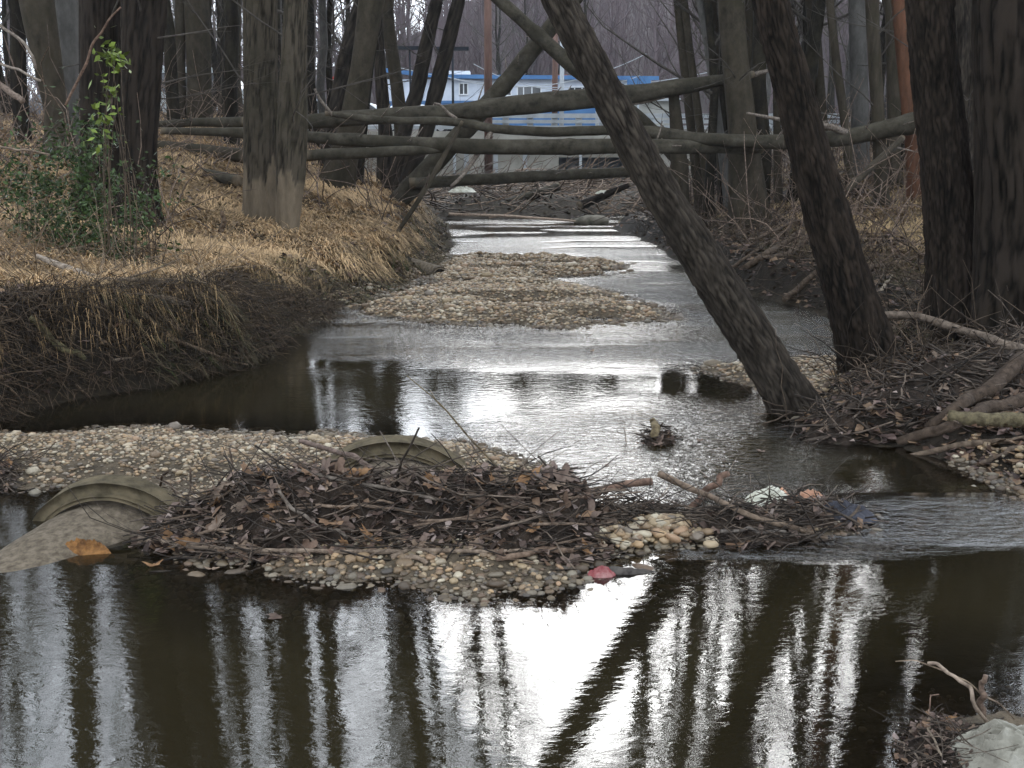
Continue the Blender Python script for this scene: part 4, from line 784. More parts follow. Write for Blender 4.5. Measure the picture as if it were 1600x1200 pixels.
# ---------------------------------------------------------------- broken concrete pipes
def arc_shell(mb, c, ax, R1, R0, a0, a1, l0, l1, n=40, jag=0, drop=0.0, seed=1, flare=0):
    """part of a pipe wall: outer radius R1, inner R0, angles a0..a1 (0 = right, 90 = up) from l0 to l1 along ax"""
    ax = np.array(ax, float); ax /= np.linalg.norm(ax); s_ = np.cross(ax, [0, 0, 1]); s_ /= np.linalg.norm(s_); u = np.cross(s_, ax)
    T = np.radians(np.linspace(a0, a1, n)); m_ = 12; grid = []
    for rr_ in (R1, R0):
        for j in range(m_):
            f = j / (m_ - 1); e = l0 + (l1 - l0) * f; je = (jag * (fbm(T * 3, 0 * T, 0, seed, 3) - .5) * 2 if jag else 0) * f
            rq = rr_ * (1 + flare * f) + (.008 * (fbm(T * 5, 0 * T + j, 0, seed + 2) - .5))
            grid.append(c + (e + je)[..., None] * ax if jag else c + e * ax); grid[-1] = grid[-1] + (rq * np.cos(T))[:, None] * s_ + (rq * np.sin(T))[:, None] * u
    V = np.concatenate([np.broadcast_to(g, (n, 3)) if g.shape != (n, 3) else g for g in grid]); q = []
    def idx(s, j, k): return s * m_ * n + j * n + k
    for k in range(n - 1):
        for j in range(m_ - 1):
            q.append((idx(0, j, k), idx(0, j, k + 1), idx(0, j + 1, k + 1), idx(0, j + 1, k))); q.append((idx(1, j, k), idx(1, j + 1, k), idx(1, j + 1, k + 1), idx(1, j, k + 1)))
        for j in (0, m_ - 1): q.append((idx(0, j, k), idx(1, j, k), idx(1, j, k + 1), idx(0, j, k + 1)))
    for k in (0, n - 1):
        for j in range(m_ - 1): q.append((idx(0, j, k), idx(0, j + 1, k), idx(1, j + 1, k), idx(1, j, k)))
    mb.add(V, [np.array(q)])
def pipe(label, px, py, wpx, rise, ax, barrel, rot_a=0, Rb=.9, drop=.07, sp=(8, 172), bax=None):
    c0 = gp(px, py, 0); Y = c0[1]; half = wpx * Y / F / 2; sg = rise; Ro = (half ** 2 + sg ** 2) / (2 * sg); c = c0 + [0, 0, sg - Ro]
    root = thing('concrete_pipe', label, 'pipe', c0, 'broken concrete pipes in the gravel')
    mb = MB(); arc_shell(mb, c, ax, Ro, Ro - .055, sp[0], sp[1], -.02, .09, 48, seed=3); build(mb, 'collar', M['concrete_rim'], root)
    mb = MB(); arc_shell(mb, c, ax, Ro - .055, Ro - .075, sp[0] + 4, sp[1] - 4, .09, .13, 48, seed=4); build(mb, 'inner_lip', M['concrete_rim'], root)
    mb = MB(); arc_shell(mb, c - np.array([0, 0, drop]), bax or ax, Ro * Rb, Ro * Rb - .06, *barrel[2], barrel[0], barrel[1], 48, jag=barrel[3], seed=5, flare=barrel[4]); build(mb, 'barrel', M['concrete'], root)
    mb = MB(); arc_shell(mb, c, ax, Ro - .1, .01, sp[0] + 16, sp[1] - 16, -.06, -.04, 40, seed=6); build(mb, 'hollow_shade_disc', M['dark'], root)  # solid disc painted dark to imitate the shaded hollow under the collar
    return root
pipe('left broken concrete pipe with brown rim and grey barrel sliding into the water', 190, 806, 270, .225, (-.1, -1, -.1), (-.05, .9, (38, 165), .05, .0), drop=.07, Rb=.93, bax=(-.42, -1, -.17))
pipe('middle concrete pipe half buried in gravel with a greenish rim behind the leaf heap', 618, 744, 272, .25, (0.02, -1, -.1), (-.1, .42, (25, 155), .05, .0), drop=.06, Rb=.94)
root = thing('clay_pipe', 'small grey drain pipe poking out of the left bank above the gravel', 'pipe', at(684, 440, 16.5))
mb = MB(); arc_shell(mb, at(684, 430, 15.6), (.75, -1, -.1), .135, .1, 0, 359.9, -.9, .05, 30, seed=7); build(mb, 'pipe_wall', M['concrete'], root)
mb = MB(); V, fs = tube([at(684, 430, 15.6) - np.array([.2, -.26, -.02]), at(684, 430, 15.6) - np.array([.4, -.5, -.04])], .1, 16); mb.add(V, fs); build(mb, 'inside_shade_plug', M['dark'], root)  # solid plug, its dark colour imitates shade in the pipe mouth

# ---------------------------------------------------------------- gravel and pebbles
def ico(sub):
    t_ = (1 + 5 ** .5) / 2
    V = [(-1, t_, 0), (1, t_, 0), (-1, -t_, 0), (1, -t_, 0), (0, -1, t_), (0, 1, t_), (0, -1, -t_), (0, 1, -t_), (t_, 0, -1), (t_, 0, 1), (-t_, 0, -1), (-t_, 0, 1)]
    Fc = [(0, 11, 5), (0, 5, 1), (0, 1, 7), (0, 7, 10), (0, 10, 11), (1, 5, 9), (5, 11, 4), (11, 10, 2), (10, 7, 6), (7, 1, 8), (3, 9, 4), (3, 4, 2), (3, 2, 6), (3, 6, 8), (3, 8, 9), (4, 9, 5), (2, 4, 11), (6, 2, 10), (8, 6, 7), (9, 8, 1)]
    V = [np.array(v) / np.linalg.norm(v) for v in V]
    for _ in range(sub):
        mid = {}; nf = []
        def g(a, b):
            k = (min(a, b), max(a, b))
            if k not in mid: v = V[a] + V[b]; mid[k] = len(V); V.append(v / np.linalg.norm(v))
            return mid[k]
        for a, b, c in Fc: ab, bc, ca = g(a, b), g(b, c), g(c, a); nf += [(a, ab, ca), (b, bc, ab), (c, ca, bc), (ab, bc, ca)]
        Fc = nf
    return np.array(V), np.array(Fc)
PAL = np.array([(.20, .15, .10), (.26, .21, .15), (.16, .115, .075), (.24, .17, .105), (.30, .26, .21), (.13, .11, .095), (.20, .135, .09), (.33, .30, .25), (.21, .165, .11), (.12, .085, .055)]) * np.array([.80, .74, .63])
def scatter(P, size, sub, mb, zoff=.2):
    V0, F0 = ico(sub); n = len(P); a = rng.random((n, 3)) * 6.28; s = size[:, None] * np.stack([rng.uniform(.9, 1.4, n), rng.uniform(.7, 1.05, n), rng.uniform(.4, .7, n)], 1)
    k = rng.integers(0, 4, n); jit = 1 + .28 * (rng.random((4, len(V0), 1)) - .5)
    V = V0[None] * jit[k] * s[:, None]; t1, t2 = (rng.random(n) - .5) * .7, a[:, 2]
    c1, s1 = np.cos(t1)[:, None], np.sin(t1)[:, None]; y, z = V[..., 1] * c1 - V[..., 2] * s1, V[..., 1] * s1 + V[..., 2] * c1; c2, s2 = np.cos(t2)[:, None], np.sin(t2)[:, None]
    x, y = V[..., 0] * c2 - y * s2, V[..., 0] * s2 + y * c2
    W = np.stack([x + P[:, :1], y + P[:, 1:2], z + P[:, 2:] + (size * zoff)[:, None]], -1)
    col = PAL[rng.integers(0, len(PAL), n)] * rng.uniform(.7, 1.25, (n, 1)); wet = np.where(P[:, 2] < .012, .45, 1)[:, None]; col = col * wet
    mb.add(W.reshape(-1, 3), [(F0[None] + (np.arange(n) * len(V0))[:, None, None]).reshape(-1, 3)], np.repeat(col, len(V0), 0))
mb = MB(); near_pts = []
for bi, (poly, h, wd) in enumerate(BARS):
    P = np.array(poly); Yc = P[:, 1].mean(); area = (np.ptp(P[:, 0])) * np.ptp(P[:, 1]); size0 = [.0098, .0145, .019, .013, .013, .011, .008][bi]
    n = int(min(area * (26000 if bi == 0 else 9000) * (.0125 / size0) ** 2 * .8, [30000, 22000, 12000, 6000, 3000, 1500, 700][bi]))
    q = np.stack([rng.uniform(P[:, 0].min() - .3, P[:, 0].max() + .3, n), rng.uniform(P[:, 1].min() - .3, P[:, 1].max() + .3, n)], 1)
    z, a_, b_, g, _ = land(q[:, 0], q[:, 1]); ok = (g > -.28) & (z > -.07) & (np.maximum(a_, b_) < .25); q = q[ok]; z = z[ok]; P3_ = np.c_[q, z]
    sz = size0 * rng.lognormal(0, .42, len(q))
    if bi == 0:
        fr_ = q[:, 1] < 4.95; sz[fr_] *= 1.05; scatter(P3_[~fr_], sz[~fr_], 0, mb); scatter(P3_[fr_], sz[fr_], 1, mb); near_pts = P3_[fr_ & (z > 0)]
    else: scatter(P3_, sz, 0, mb)
# coarse heaps: under the pipe mouth and right of the leaf heap
for cx_, cy_, rx_, ry_, n_, s_ in ((290, 800, .16, .12, 500, .011), (1040, 835, .26, .14, 420, .019), (960, 855, .25, .1, 260, .015)):
    c0 = gp(cx_, cy_); q = rng.normal(0, .5, (n_, 2)) * [rx_, ry_] + c0[:2]; rr_ = np.hypot((q[:, 0] - c0[0]) / rx_, (q[:, 1] - c0[1]) / ry_); z = H(q[:, 0], q[:, 1]) + .09 * np.clip(1 - rr_, 0, 1)
    scatter(np.c_[q, z], s_ * rng.lognormal(0, .3, n_), 1, mb)
tag(build(mb, 'gravel', M['pebble']), 'tan and grey rounded gravel covering the bars in the creek', 'gravel', kind='stuff')
V0, F0 = ico(1); PEB = []
for k in range(12):
    V = V0 * (1 + .22 * (np.random.RandomState(k).rand(len(V0), 1) - .5)) * [1.25, .92, .6]; PEB.append(mesh_from('pebble', V, [F0], np.tile(PAL[k % len(PAL)] * (1.15 if k % 3 else 1.35), (len(V), 1)), M['pebble']))
rng2 = np.random.RandomState(4); sel = near_pts[rng2.permutation(len(near_pts))[:230]]
extra = [gp(R.uniform(985, 1115), R.uniform(815, 852), .03) for _ in range(34)]
for k, p in enumerate(list(sel) + extra):
    o = D.objects.new('pebble', PEB[k % 12]); COL.objects.link(o); o.parent = ground; s_ = R.uniform(.0105, .0165) if k < 230 else R.uniform(.02, .034)
    o.scale = (s_, s_, s_); o.location = (p[0], p[1], max(Hs(p[0], p[1]), -.01) + s_ * .45 + (.03 if k >= 230 else 0)); o.rotation_euler = (R.gauss(0, .25), R.gauss(0, .25), R.random() * 6.28)
stone_m = pmat('mossy_stone', (.06, .055, .04), (.17, .15, .12), 4, bump=.6, bscale=25)
for lb, px, py, Y, sx, sz_ in (('flat pale boulder at the right foot of the debris dam', 925, 346, 26.5, .42, .16), ('smaller boulder right of the flat pale one at the dam', 985, 347, 26, .3, .15), ('round tan stone at the waterline right of the pebbles', 1111, 846, None, .035, .025)):
    p = at(px, py, Y) if Y else gp(px, py, .01); V, Fc = ico(3); V = V * (1 + .35 * (fbm(V[:, 0] * 1.6 + px, V[:, 1] * 1.6, V[:, 2] * 1.6, 5, 4) - .5)[:, None]) * [sx, sx * .7, sz_]
    mb = MB(); mb.add(V + p, [Fc]); mb.C = [np.tile(PAL[4], (len(V), 1))]; tag(build(mb, 'boulder' if Y else 'pebble', stone_m if Y else M['pebble'], loc=p), lb, 'stone')
    if not Y: D.objects[-1]

# ---------------------------------------------------------------- dry grass, leaf litter, brush
def samp(n, y0, y1, px0, px1, pw=1.0):
    Y = y0 * np.exp(rng.random(n) ** pw * math.log(y1 / y0)); px = rng.uniform(px0, px1, n); return (px - CX) / F * Y, Y
def blades(x, y, z, L_, wd, dirn, lift, col, mb):
    n = len(x); dx, dy = np.cos(dirn), np.sin(dirn); tx, ty = x + dx * L_ * .95, y + dy * L_ * .95; zt = np.maximum(H(tx, ty), z - L_ * .7)
    p0 = np.stack([x, y, z - .01], 1); p1 = np.stack([x + dx * L_ * .45, y + dy * L_ * .45, (z * .55 + zt * .45) + lift * L_], 1); p2 = np.stack([tx, ty, zt + lift * L_ * .6 + .01], 1)
    s = np.stack([-dy, dx, 0 * dx], 1) * wd[:, None] * .5
    V = np.stack([p0 - s, p0 + s, p1 + s, p1 - s, p2], 1).reshape(-1, 3); k = np.arange(n)[:, None] * 5
    mb.add(V, [k + np.array([[0, 1, 2, 3]]), k + np.array([[3, 2, 4]])], np.repeat(col, 5, 0))
mb = MB()
for (px0, px1, n, pick, kind) in ((-80, 720, 230000, 0, 'l'), (1000, 1700, 90000, 1, 'r')):
    x, y = samp(n, 8.2, 34, px0, px1, 1.1); z, a_, b_, g, _ = land(x, y); d = (a_, b_)[pick]
    nn = fbm(x * .9, y * .9, 1, 21) * .6 + fbm(x * 5, y * 5, 1, 22) * .4; cl = fbm(x * 3.3, y * 3.3, 2, 71, 2)
    left_cover = ss(-4.6, -3.2, x) if pick == 0 else 1  # grass cover thins out towards the far left
    den = ss(.06, .9, d) * ss(.30, .5, nn + (cl - .5) * .5) * (.35 + .65 * left_cover) if pick == 0 else ss(.15, 1.2, d) * ss(.36, .55, nn + (cl - .5) * .5) * .9
    if pick == 0: den = np.maximum(den, (.55 * (y > 10.5) + .5 * (y <= 10.5)) * (d > .03) * (y < 26))
    ok = (rng.random(n) < den) & (d > .02); x, y, z, d, cl = x[ok], y[ok], z[ok], d[ok], cl[ok]; n = len(x)
    sweep = (fbm(x * .7, y * .7, 5, 73, 2) - .5) * 9 - .9 + rng.normal(0, .55, n)
    L_ = rng.uniform(.08, .24, n) * (1 + .5 * (cl > .55)); col = np.array([.50, .34, .185]) * rng.uniform(.45, 1.25, (n, 1)) * (.7 + .6 * cl[:, None])
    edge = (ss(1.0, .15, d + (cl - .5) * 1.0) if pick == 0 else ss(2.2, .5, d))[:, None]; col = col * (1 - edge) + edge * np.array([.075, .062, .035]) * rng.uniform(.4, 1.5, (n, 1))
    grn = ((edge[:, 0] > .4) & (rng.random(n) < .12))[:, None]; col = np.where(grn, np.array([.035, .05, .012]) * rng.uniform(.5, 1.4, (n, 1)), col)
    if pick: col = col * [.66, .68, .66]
    blades(x, y, z, L_, .0035 + .00035 * y, sweep, rng.uniform(.03, .3, n) * (1 + (rng.random(n) < .08)), col * .8, mb)
n = 60000; x, y = samp(n, 7.3, 17, -80, 700, 1.0); z, a_, *_ = land(x, y); edge_n = fbm(x * 2.2, y * 2.2, 8, 74, 2); ok = (a_ > .12) & (a_ < .75) & (z > .22) & (rng.random(n) < ss(.42, .62, edge_n)); x, y, z, edge_n = x[ok], y[ok], z[ok], edge_n[ok]; n = len(x)
L_ = rng.uniform(.06, .34, n); dirn = rng.normal(-.75, .9, n); dx, dy = np.cos(dirn), np.sin(dirn); out2 = L_ * rng.uniform(.3, .6, n); dr_ = L_ * rng.uniform(.3, .85, n); w2_ = (.0006 + .00018 * y)[:, None]; sd = np.stack([-dy, dx, 0 * dx], 1) * w2_
p0 = np.stack([x, y, z], 1); p1 = p0 + np.stack([dx * out2 * .5, dy * out2 * .5, L_ * .16], 1); p2 = p0 + np.stack([dx * out2, dy * out2, L_ * .16 - dr_], 1)
col = np.array([.32, .215, .11]) * rng.uniform(.12, 1.15, (n, 1)) * (.4 + .8 * edge_n[:, None]); kk = np.arange(n)[:, None] * 5
mb.add(np.stack([p0 - sd, p0 + sd, p1 + sd, p1 - sd, p2], 1).reshape(-1, 3), [kk + np.array([[0, 1, 2, 3]]), kk + np.array([[3, 2, 4]])], np.repeat(col, 5, 0))
tag(build(mb, 'dry_grass', M['grass'], smooth=False), 'matted straw coloured grass covering the creek banks', 'grass', kind='stuff')
mb = MB()
x, y = samp(60000, 5, 44, -200, 1800, .9); z, a_, b_, g, dd_ = land(x, y); d = np.maximum(a_, b_); ok = ((d > .05) | (dd_ > .1)) & (y < 45) & (rng.random(len(d)) > .6 * ss(.5, 1.2, a_) * (y > 9) * (x > -.36 * y)); x, y, z = x[ok], y[ok], z[ok]; n = len(x)
s = rng.uniform(.02, .045, n) * (1 + y / 40); a = rng.random(n) * 6.28; t1 = np.stack([np.cos(a), np.sin(a), rng.normal(0, .35, n)], 1) * s[:, None]; t2 = np.stack([-np.sin(a), np.cos(a), rng.normal(0, .35, n)], 1) * s[:, None] * .7
P = np.stack([x, y, z + .015], 1); V = np.stack([P - t1, P - t2, P + t1, P + t2], 1).reshape(-1, 3); k = np.arange(n)[:, None] * 4
LP = np.array([(.085, .05, .032), (.12, .08, .05), (.06, .038, .028), (.10, .07, .06), (.15, .10, .06), (.05, .035, .03)]) * .85
mb.add(V, [k + np.array([[0, 1, 2, 3]])], np.repeat(LP[rng.integers(0, 6, n)] * rng.uniform(.5, 1.3, (n, 1)), 4, 0))
tag(build(mb, 'leaf_litter', M['leaf'], smooth=False), 'brown leaf litter strewn over the woodland floor', 'leaf litter', kind='stuff')
def brush(name, label, n, gen, mat, parent=None):
    mb = MB()
    for _ in range(n):
        p, d, L_, r0, col = gen(); m_ = 6; pts = [p]
        for _k in range(m_ - 1):
            d = d + np.array([R.gauss(0, .28), R.gauss(0, .28), R.gauss(-.03, .22)]); d /= np.linalg.norm(d); pts.append(pts[-1] + d * L_ / (m_ - 1))
        V, fs = tube(np.array(pts), np.linspace(r0, r0 * .4, m_), 3, False); mb.add(V, fs, col)
    o = build(mb, name, mat); return tag(o, label, 'brush', kind='stuff')
R.seed(21)
def g_bank():       # roots and twigs hanging over the left cut bank
    while True:
        Y = R.uniform(5.5, 12.5) if R.random() < .75 else R.uniform(12, 26); x = (R.uniform(-60, 720) - CX) / F * Y; z, a_, *_ = land(np.array([x]), np.array([Y]))
        if .02 < a_[0] < (.5 if Y < 12.5 else .4): break
    a = R.uniform(-1.6, .6); el = R.uniform(-1.3, .5); g = R.choice([.5, .8, 1.2, 2.2, 3.2])
    return np.array([x, Y, z[0] + R.uniform(0, .06)]), np.array([math.cos(a) * math.cos(el), math.sin(a) * math.cos(el), math.sin(el)]), R.uniform(.1, .45), R.uniform(.0015, .0045), (g * .55, g * .5, g * .41)
brush('bank_brush', 'dead roots and twigs hanging over the left cut bank', 3600, g_bank, M['tangle'])
def g_low():
    while True:
        Y = R.uniform(6.5, 12); x = (R.uniform(-60, 560) - CX) / F * Y; z, a_, *_ = land(np.array([x]), np.array([Y]))
        if .0 < a_[0] < .4: break
    a = R.uniform(-2.2, .9); el = R.uniform(-1.4, -.1); g = R.choice([.4, .8, 1.4, 2.4])
    return np.array([x, Y, z[0] + R.uniform(.02, .16)]), np.array([math.cos(a) * math.cos(el), math.sin(a) * math.cos(el), math.sin(el)]), R.uniform(.1, .4), R.uniform(.0012, .004), (g * .5, g * .44, g * .35)
brush('root_fringe', 'fine roots and stalks hanging at the waterline of the left cut bank', 2400, g_low, M['tangle'])
def g_rb():
    while True:
        Y = R.uniform(7, 26); x = (R.uniform(980, 1720) - CX) / F * Y; z, _, b_, *_ = land(np.array([x]), np.array([Y]))
        if .0 < b_[0] < 1.6: break
    a = R.uniform(0, 6.28); el = R.uniform(-.2, .9); g = R.choice([.3, .5, .8, 1.2, 1.8])
    return np.array([x, Y, z[0] + R.uniform(0, .06)]), np.array([math.cos(a) * math.cos(el), math.sin(a) * math.cos(el), math.sin(el)]), R.uniform(.2, .9), R.uniform(.003, .007), (g, g * .93, g * .82)
brush('bank_brush', 'dead twigs and roots matted along the right bank', 1700, g_rb, M['tangle'])
def g_dam():
    while True:
        Y = R.uniform(27, 41); x = R.uniform(-4, 7); z, a_, b_, g, dd_ = land(np.array([x]), np.array([Y]))
        if dd_[0] > -.2: break
    a = R.gauss(0, .6); el = R.gauss(.05, .25); g = R.choice([.8, 1.2, 2, 3, 4.5])
    return np.array([x, Y, z[0] + R.uniform(0, .25)]), np.array([math.cos(a) * math.cos(el), math.sin(a) * math.cos(el), math.sin(el)]), R.uniform(.6, 2.6), R.uniform(.009, .03), (g, g * .93, g * .85)
brush('debris_dam', 'wide dam of dead branches and mud damming the far creek', 900, g_dam, M['tangle'])
def g_sap():
    while True:
        Y = R.uniform(12, 46); px = R.uniform(-100, 620) if R.random() < .45 else R.uniform(1010, 1700); x = (px - CX) / F * Y; z, a_, b_, *_ = land(np.array([x]), np.array([Y]))
        if max(a_[0], b_[0]) > .6 and not (300 < px < 620 and Y < 17): break
    a = R.uniform(0, 6.28); el = R.uniform(.4, 1.4); g = R.choice([1, 1.6, 2.4, 3.2])
    return np.array([x, Y, z[0]]), np.array([math.cos(a) * math.cos(el), math.sin(a) * math.cos(el), math.sin(el)]), R.uniform(.6, 2.4), R.uniform(.003, .008) * (1 + Y / 30), (g, g * .93, g * .9)
brush('woodland_brush', 'thin bare saplings and brush among the trees on both banks', 2600, g_sap, M['tangle'])
# thin bare twigs on the trunks inside the picture
R.seed(33)
for root, PP, r_ in ALLTREES:
    Yb = PP[0][1]
    if Yb < 12: continue
    mb = MB(); k_in = [k for k in range(len(PP)) if 1.6 < PP[k][2] - PP[0][2] < 7]
    if not k_in: continue
    for _ in range(5):
        k = R.choice(k_in); a = R.uniform(0, 6.28); el = R.uniform(-.1, .9)
        grow(mb, PP[k], np.array([math.cos(a) * math.cos(el), math.sin(a) * math.cos(el), math.sin(el)]), R.uniform(1, 2.6), .014, 0, (4, 3), .1)
    build(mb, 'twigs', M['twig'], root)['kind'] = 'stuff'

# ---------------------------------------------------------------- shrubs
def leaf_cloud(mb, P, s, cols, nrm=None):
    n = len(P); a = rng.random(n) * 6.28; e = rng.normal(0, .6, n); t1 = np.stack([np.cos(a) * np.cos(e), np.sin(a) * np.cos(e), np.sin(e)], 1) * s[:, None]
    r2 = rng.normal(0, 1, (n, 3)); t2 = np.cross(t1, r2); t2 = t2 / (np.linalg.norm(t2, axis=1)[:, None] + 1e-9) * s[:, None] * .45; k = np.arange(n)[:, None] * 4
    mb.add(np.stack([P - t1, P - t2 - t1 * .1, P + t1, P + t2 - t1 * .1], 1).reshape(-1, 3), [k + np.array([[0, 1, 2, 3]])], np.repeat(cols, 4, 0))
def shrub(label, spots, n, s0, col, stems, name='evergreen_shrub'):
    root = thing(name, label, 'shrub', at(*spots[0][:2], spots[0][2])); pts = []; st = MB()
    for (px, py, Y, rx, rz, w_) in spots:
        m_ = int(n * w_); c_ = at(px, py, Y); q = rng.normal(0, .5, (m_, 3)) * [rx * Y / F, .35, rz * Y / F] + c_; cl = fbm(q[:, 0] * 7, q[:, 1] * 7, q[:, 2] * 7, 88, 2); q = q[cl > .5]; pts.append(q)
        for _ in range(stems):
            e_ = q[R.randrange(len(q))]; b0 = np.array([c_[0] + R.gauss(0, .1), c_[1] + R.gauss(0, .1), Hs(c_[0], c_[1])]); pp, _t = path([b0, (b0 + e_) / 2 + [R.gauss(0, .07), 0, .1], e_], 9, .02); V, fs = tube(pp, np.linspace(.006, .002, 9), 4); st.add(V, fs, (1.2, 1.1, .9))
    P = np.concatenate(pts); P = P[P[:, 2] > H(P[:, 0], P[:, 1])]; mb = MB(); leaf_cloud(mb, P, s0 * rng.uniform(.6, 1.3, len(P)), np.array(col) * rng.uniform(.4, 1.8, (len(P), 1)))
    build(mb, 'foliage', M['green'], root, smooth=False); build(st, 'stem', M['tangle'], root); return root
shrub('broad dark green evergreen shrub around the near black trunks on the left', [(110, 330, 11, 95, 80, .45), (60, 290, 11.3, 80, 80, .2), (180, 360, 10.6, 70, 60, .2), (130, 230, 11.2, 60, 60, .15), (225, 290, 10.8, 50, 40, .06)], 10500, .028, (.028, .045, .014), 14)
shrub('bright yellow green leafy sprig climbing between the near black trunks', [(172, 120, 10.2, 16, 70, .5), (160, 180, 10.2, 22, 60, .35), (180, 90, 10.2, 10, 20, .25)], 240, .042, (.085, .115, .02), 4, name='leafy_sprig')
R.seed(52)
def g_br():
    Y = R.uniform(8.8, 11.5); px = R.uniform(-40, 330); x = (px - CX) / F * Y; a = R.uniform(0, 6.28); el = R.uniform(.1, 1.0); g = R.choice([1.5, 2.5, 3.5])
    return np.array([x, Y, Hs(x, Y)]), np.array([math.cos(a) * math.cos(el), math.sin(a) * math.cos(el), math.sin(el)]), R.uniform(.4, 1.3), R.uniform(.002, .0045), (g, g * .97, g * .85)
brush('bramble', 'arching grey bramble stems on the near left bank', 260, g_br, M['tangle'])

# ---------------------------------------------------------------- bridge
YB = 45.0; mpp = YB / F
def bx_(px): return (px - CX) * mpp
def bz_(py): return float(at(800, py, YB)[2])
zt, zd = bz_(205), bz_(222)
root = thing('road_bridge', 'concrete road bridge with grey railing over the far end of the creek', 'bridge', (3, YB, 0))
def part(name, boxes, mat, parent, kind=None):
    mb = MB()
    for b_ in boxes: V, fs = box(*b_); mb.add(V, fs)
    o = build(mb, name, mat, parent, smooth=False)
    if kind: o['kind'] = kind
    return o
part('abutment', [(-9, bx_(872), YB + .2, YB + 2.4, -.6, zd)], M['pale_concrete'], root); part('abutment', [(bx_(1012), 13, YB + .2, YB + 2.4, -.6, zd)], M['pale_concrete'], root)
part('deck', [(-9.5, 13.5, YB - .1, YB + 11, zd + .003, zt)], M['pale_concrete'], root)
part('lintel', [(bx_(872) + .003, bx_(1012) - .003, YB + .25, YB + 1.2, bz_(246), zd)], M['pale_concrete'], root)
mb = MB(); V, fs = box(bx_(872) + .003, bx_(1012) - .003, YB + 1.8, YB + 2.3, -.5, zd - .003); mb.add(V, fs); build(mb, 'culvert_shade_block', pmat('culvert_shade', (.09, .12, .15), (.16, .2, .24), 1), root, smooth=False)  # solid block in the opening, tunnel shade painted as blue-grey colour
for px in (560, 640, 680, 730, 775, 820): part('pilaster', [(bx_(px) - .09, bx_(px) + .09, YB + .1, YB + .195, -.3, zd - .01)], M['rail_concrete'], root)
for px in (712, 905, 1010): 
    mb = MB(); V, fs = tube([(bx_(px), YB + .03, -.2), (bx_(px), YB + .03, zd - .02)], .06, 10); mb.add(V, fs); build(mb, 'drain_pipe', M['rail_concrete'], root)
for py_, w_ in ((181, .09), (190, .07), (199, .07)): part('rail', [(-9.4, 13.4, YB - .06, YB + .0, bz_(py_) - w_, bz_(py_) + w_)], M['rail_concrete'], root)
for k in range(24): xx = -9.2 + k * .98; part('rail_post', [(xx, xx + .26, YB + .003, YB + .2, zt + .002, bz_(183))], M['rail_concrete'], root)
# ---------------------------------------------------------------- white and blue building
YH = 70.0
def hx(px): return (px - CX) * YH / F
def hz(py): return float(at(800, py, YH)[2])
blue = pmat('blue_paint', (.04, .10, .22), (.055, .14, .28), 1, bump=.1, rough=.6); white = pmat('white_siding', (.36, .40, .47), (.50, .54, .61), .9, bump=.1, rough=.6); glass = pmat('dark_window_glass', (.012, .014, .018), (.03, .035, .04), .5, bump=0, rough=.1, spec=.8)
trim = pmat('white_trim', (.5, .52, .55), (.58, .6, .62), 1, bump=0)
root = thing('white_building', 'long low white building with blue roof edge and blue lower wall beyond the bridge', 'building', (hx(790), YH, 2.8))
g0 = 2.3
part('wall', [(hx(612), hx(1010), YH, YH + 9, hz(158), hz(124))], white, root)
part('lower_wall', [(hx(612) + .01, hx(1010) - .01, YH + .01, YH + 9.01, g0, hz(158) - .003)], blue, root)
mb = MB(); xs = [hx(605), hx(690), hx(780), hx(1020)]; zs_ = [hz(113), hz(123), hz(124), hz(126)]
for j in range(3):
    V = [(xs[j], YH - .5, zs_[j]), (xs[j + 1], YH - .5, zs_[j + 1]), (xs[j + 1], YH + 9.6, zs_[j + 1] + .5), (xs[j], YH + 9.6, zs_[j] + .5)]; V += [(a, b_, c_ + .24) for a, b_, c_ in V]
    mb.add(V, [np.array([(0, 3, 2, 1), (4, 5, 6, 7), (0, 1, 5, 4), (2, 3, 7, 6), (1, 2, 6, 5), (0, 4, 7, 3)])])
build(mb, 'roof', blue, root, smooth=False)
for px, py, w_, h_ in ((628, 136, 13, 17), (727, 139, 11, 16), (785, 141, 26, 15), (826, 143, 34, 14), (902, 144, 30, 14), (962, 144, 26, 14)):
    x0, x1, z0, z1 = hx(px - w_ / 2), hx(px + w_ / 2), hz(py + h_ / 2), hz(py - h_ / 2); f_ = .07
    o = part('window', [(x0 - f_, x0, YH - .08, YH - .003, z0 - f_, z1 + f_), (x1, x1 + f_, YH - .08, YH - .003, z0 - f_, z1 + f_), (x0, x1, YH - .08, YH - .003, z1, z1 + f_), (x0, x1, YH - .08, YH - .003, z0 - f_, z0)] + [(q - .03, q + .03, YH - .07, YH - .003, z0, z1) for q in ([(x0 + x1) / 2] if w_ < 20 else [x0 + (x1 - x0) * .62, x0 + (x1 - x0) * .25])], trim, root)
    p_ = part('pane', [(x0, x1, YH - .045, YH - .004, z0, z1)], glass, root); p_.parent = o; p_.location = (0, 0, 0)
for k in range(46):
    z = hz(158) - .12 - (k % 8) * .2
    if k < 8: part('siding_board', [(hx(640), hx(770), YH - .03, YH - .004, z, z + .15)], blue, root)
part('roof_unit', [(hx(703), hx(735), YH + 1.5, YH + 3, hz(118), hz(108))], trim, root)
red = pmat('red_brick', (.18, .05, .04), (.26, .08, .06), 3, bump=.2)
part('chimney', [(hx(872), hx(888), YH + 4, YH + 5, hz(124), hz(110))], red, root)
root = thing('grey_shed', 'low grey flat roofed shed behind the rail at the right end of the bridge', 'building', (bx_(1020), 60, 2.8))
part('wall', [(960 / F * 0 + (955 - CX) / F * 60, (1050 - CX) / F * 60, 60, 64, 2.3, float(at(800, 158, 60)[2]))], pmat('grey_wall', (.22, .22, .2), (.3, .3, .28), 1), root)
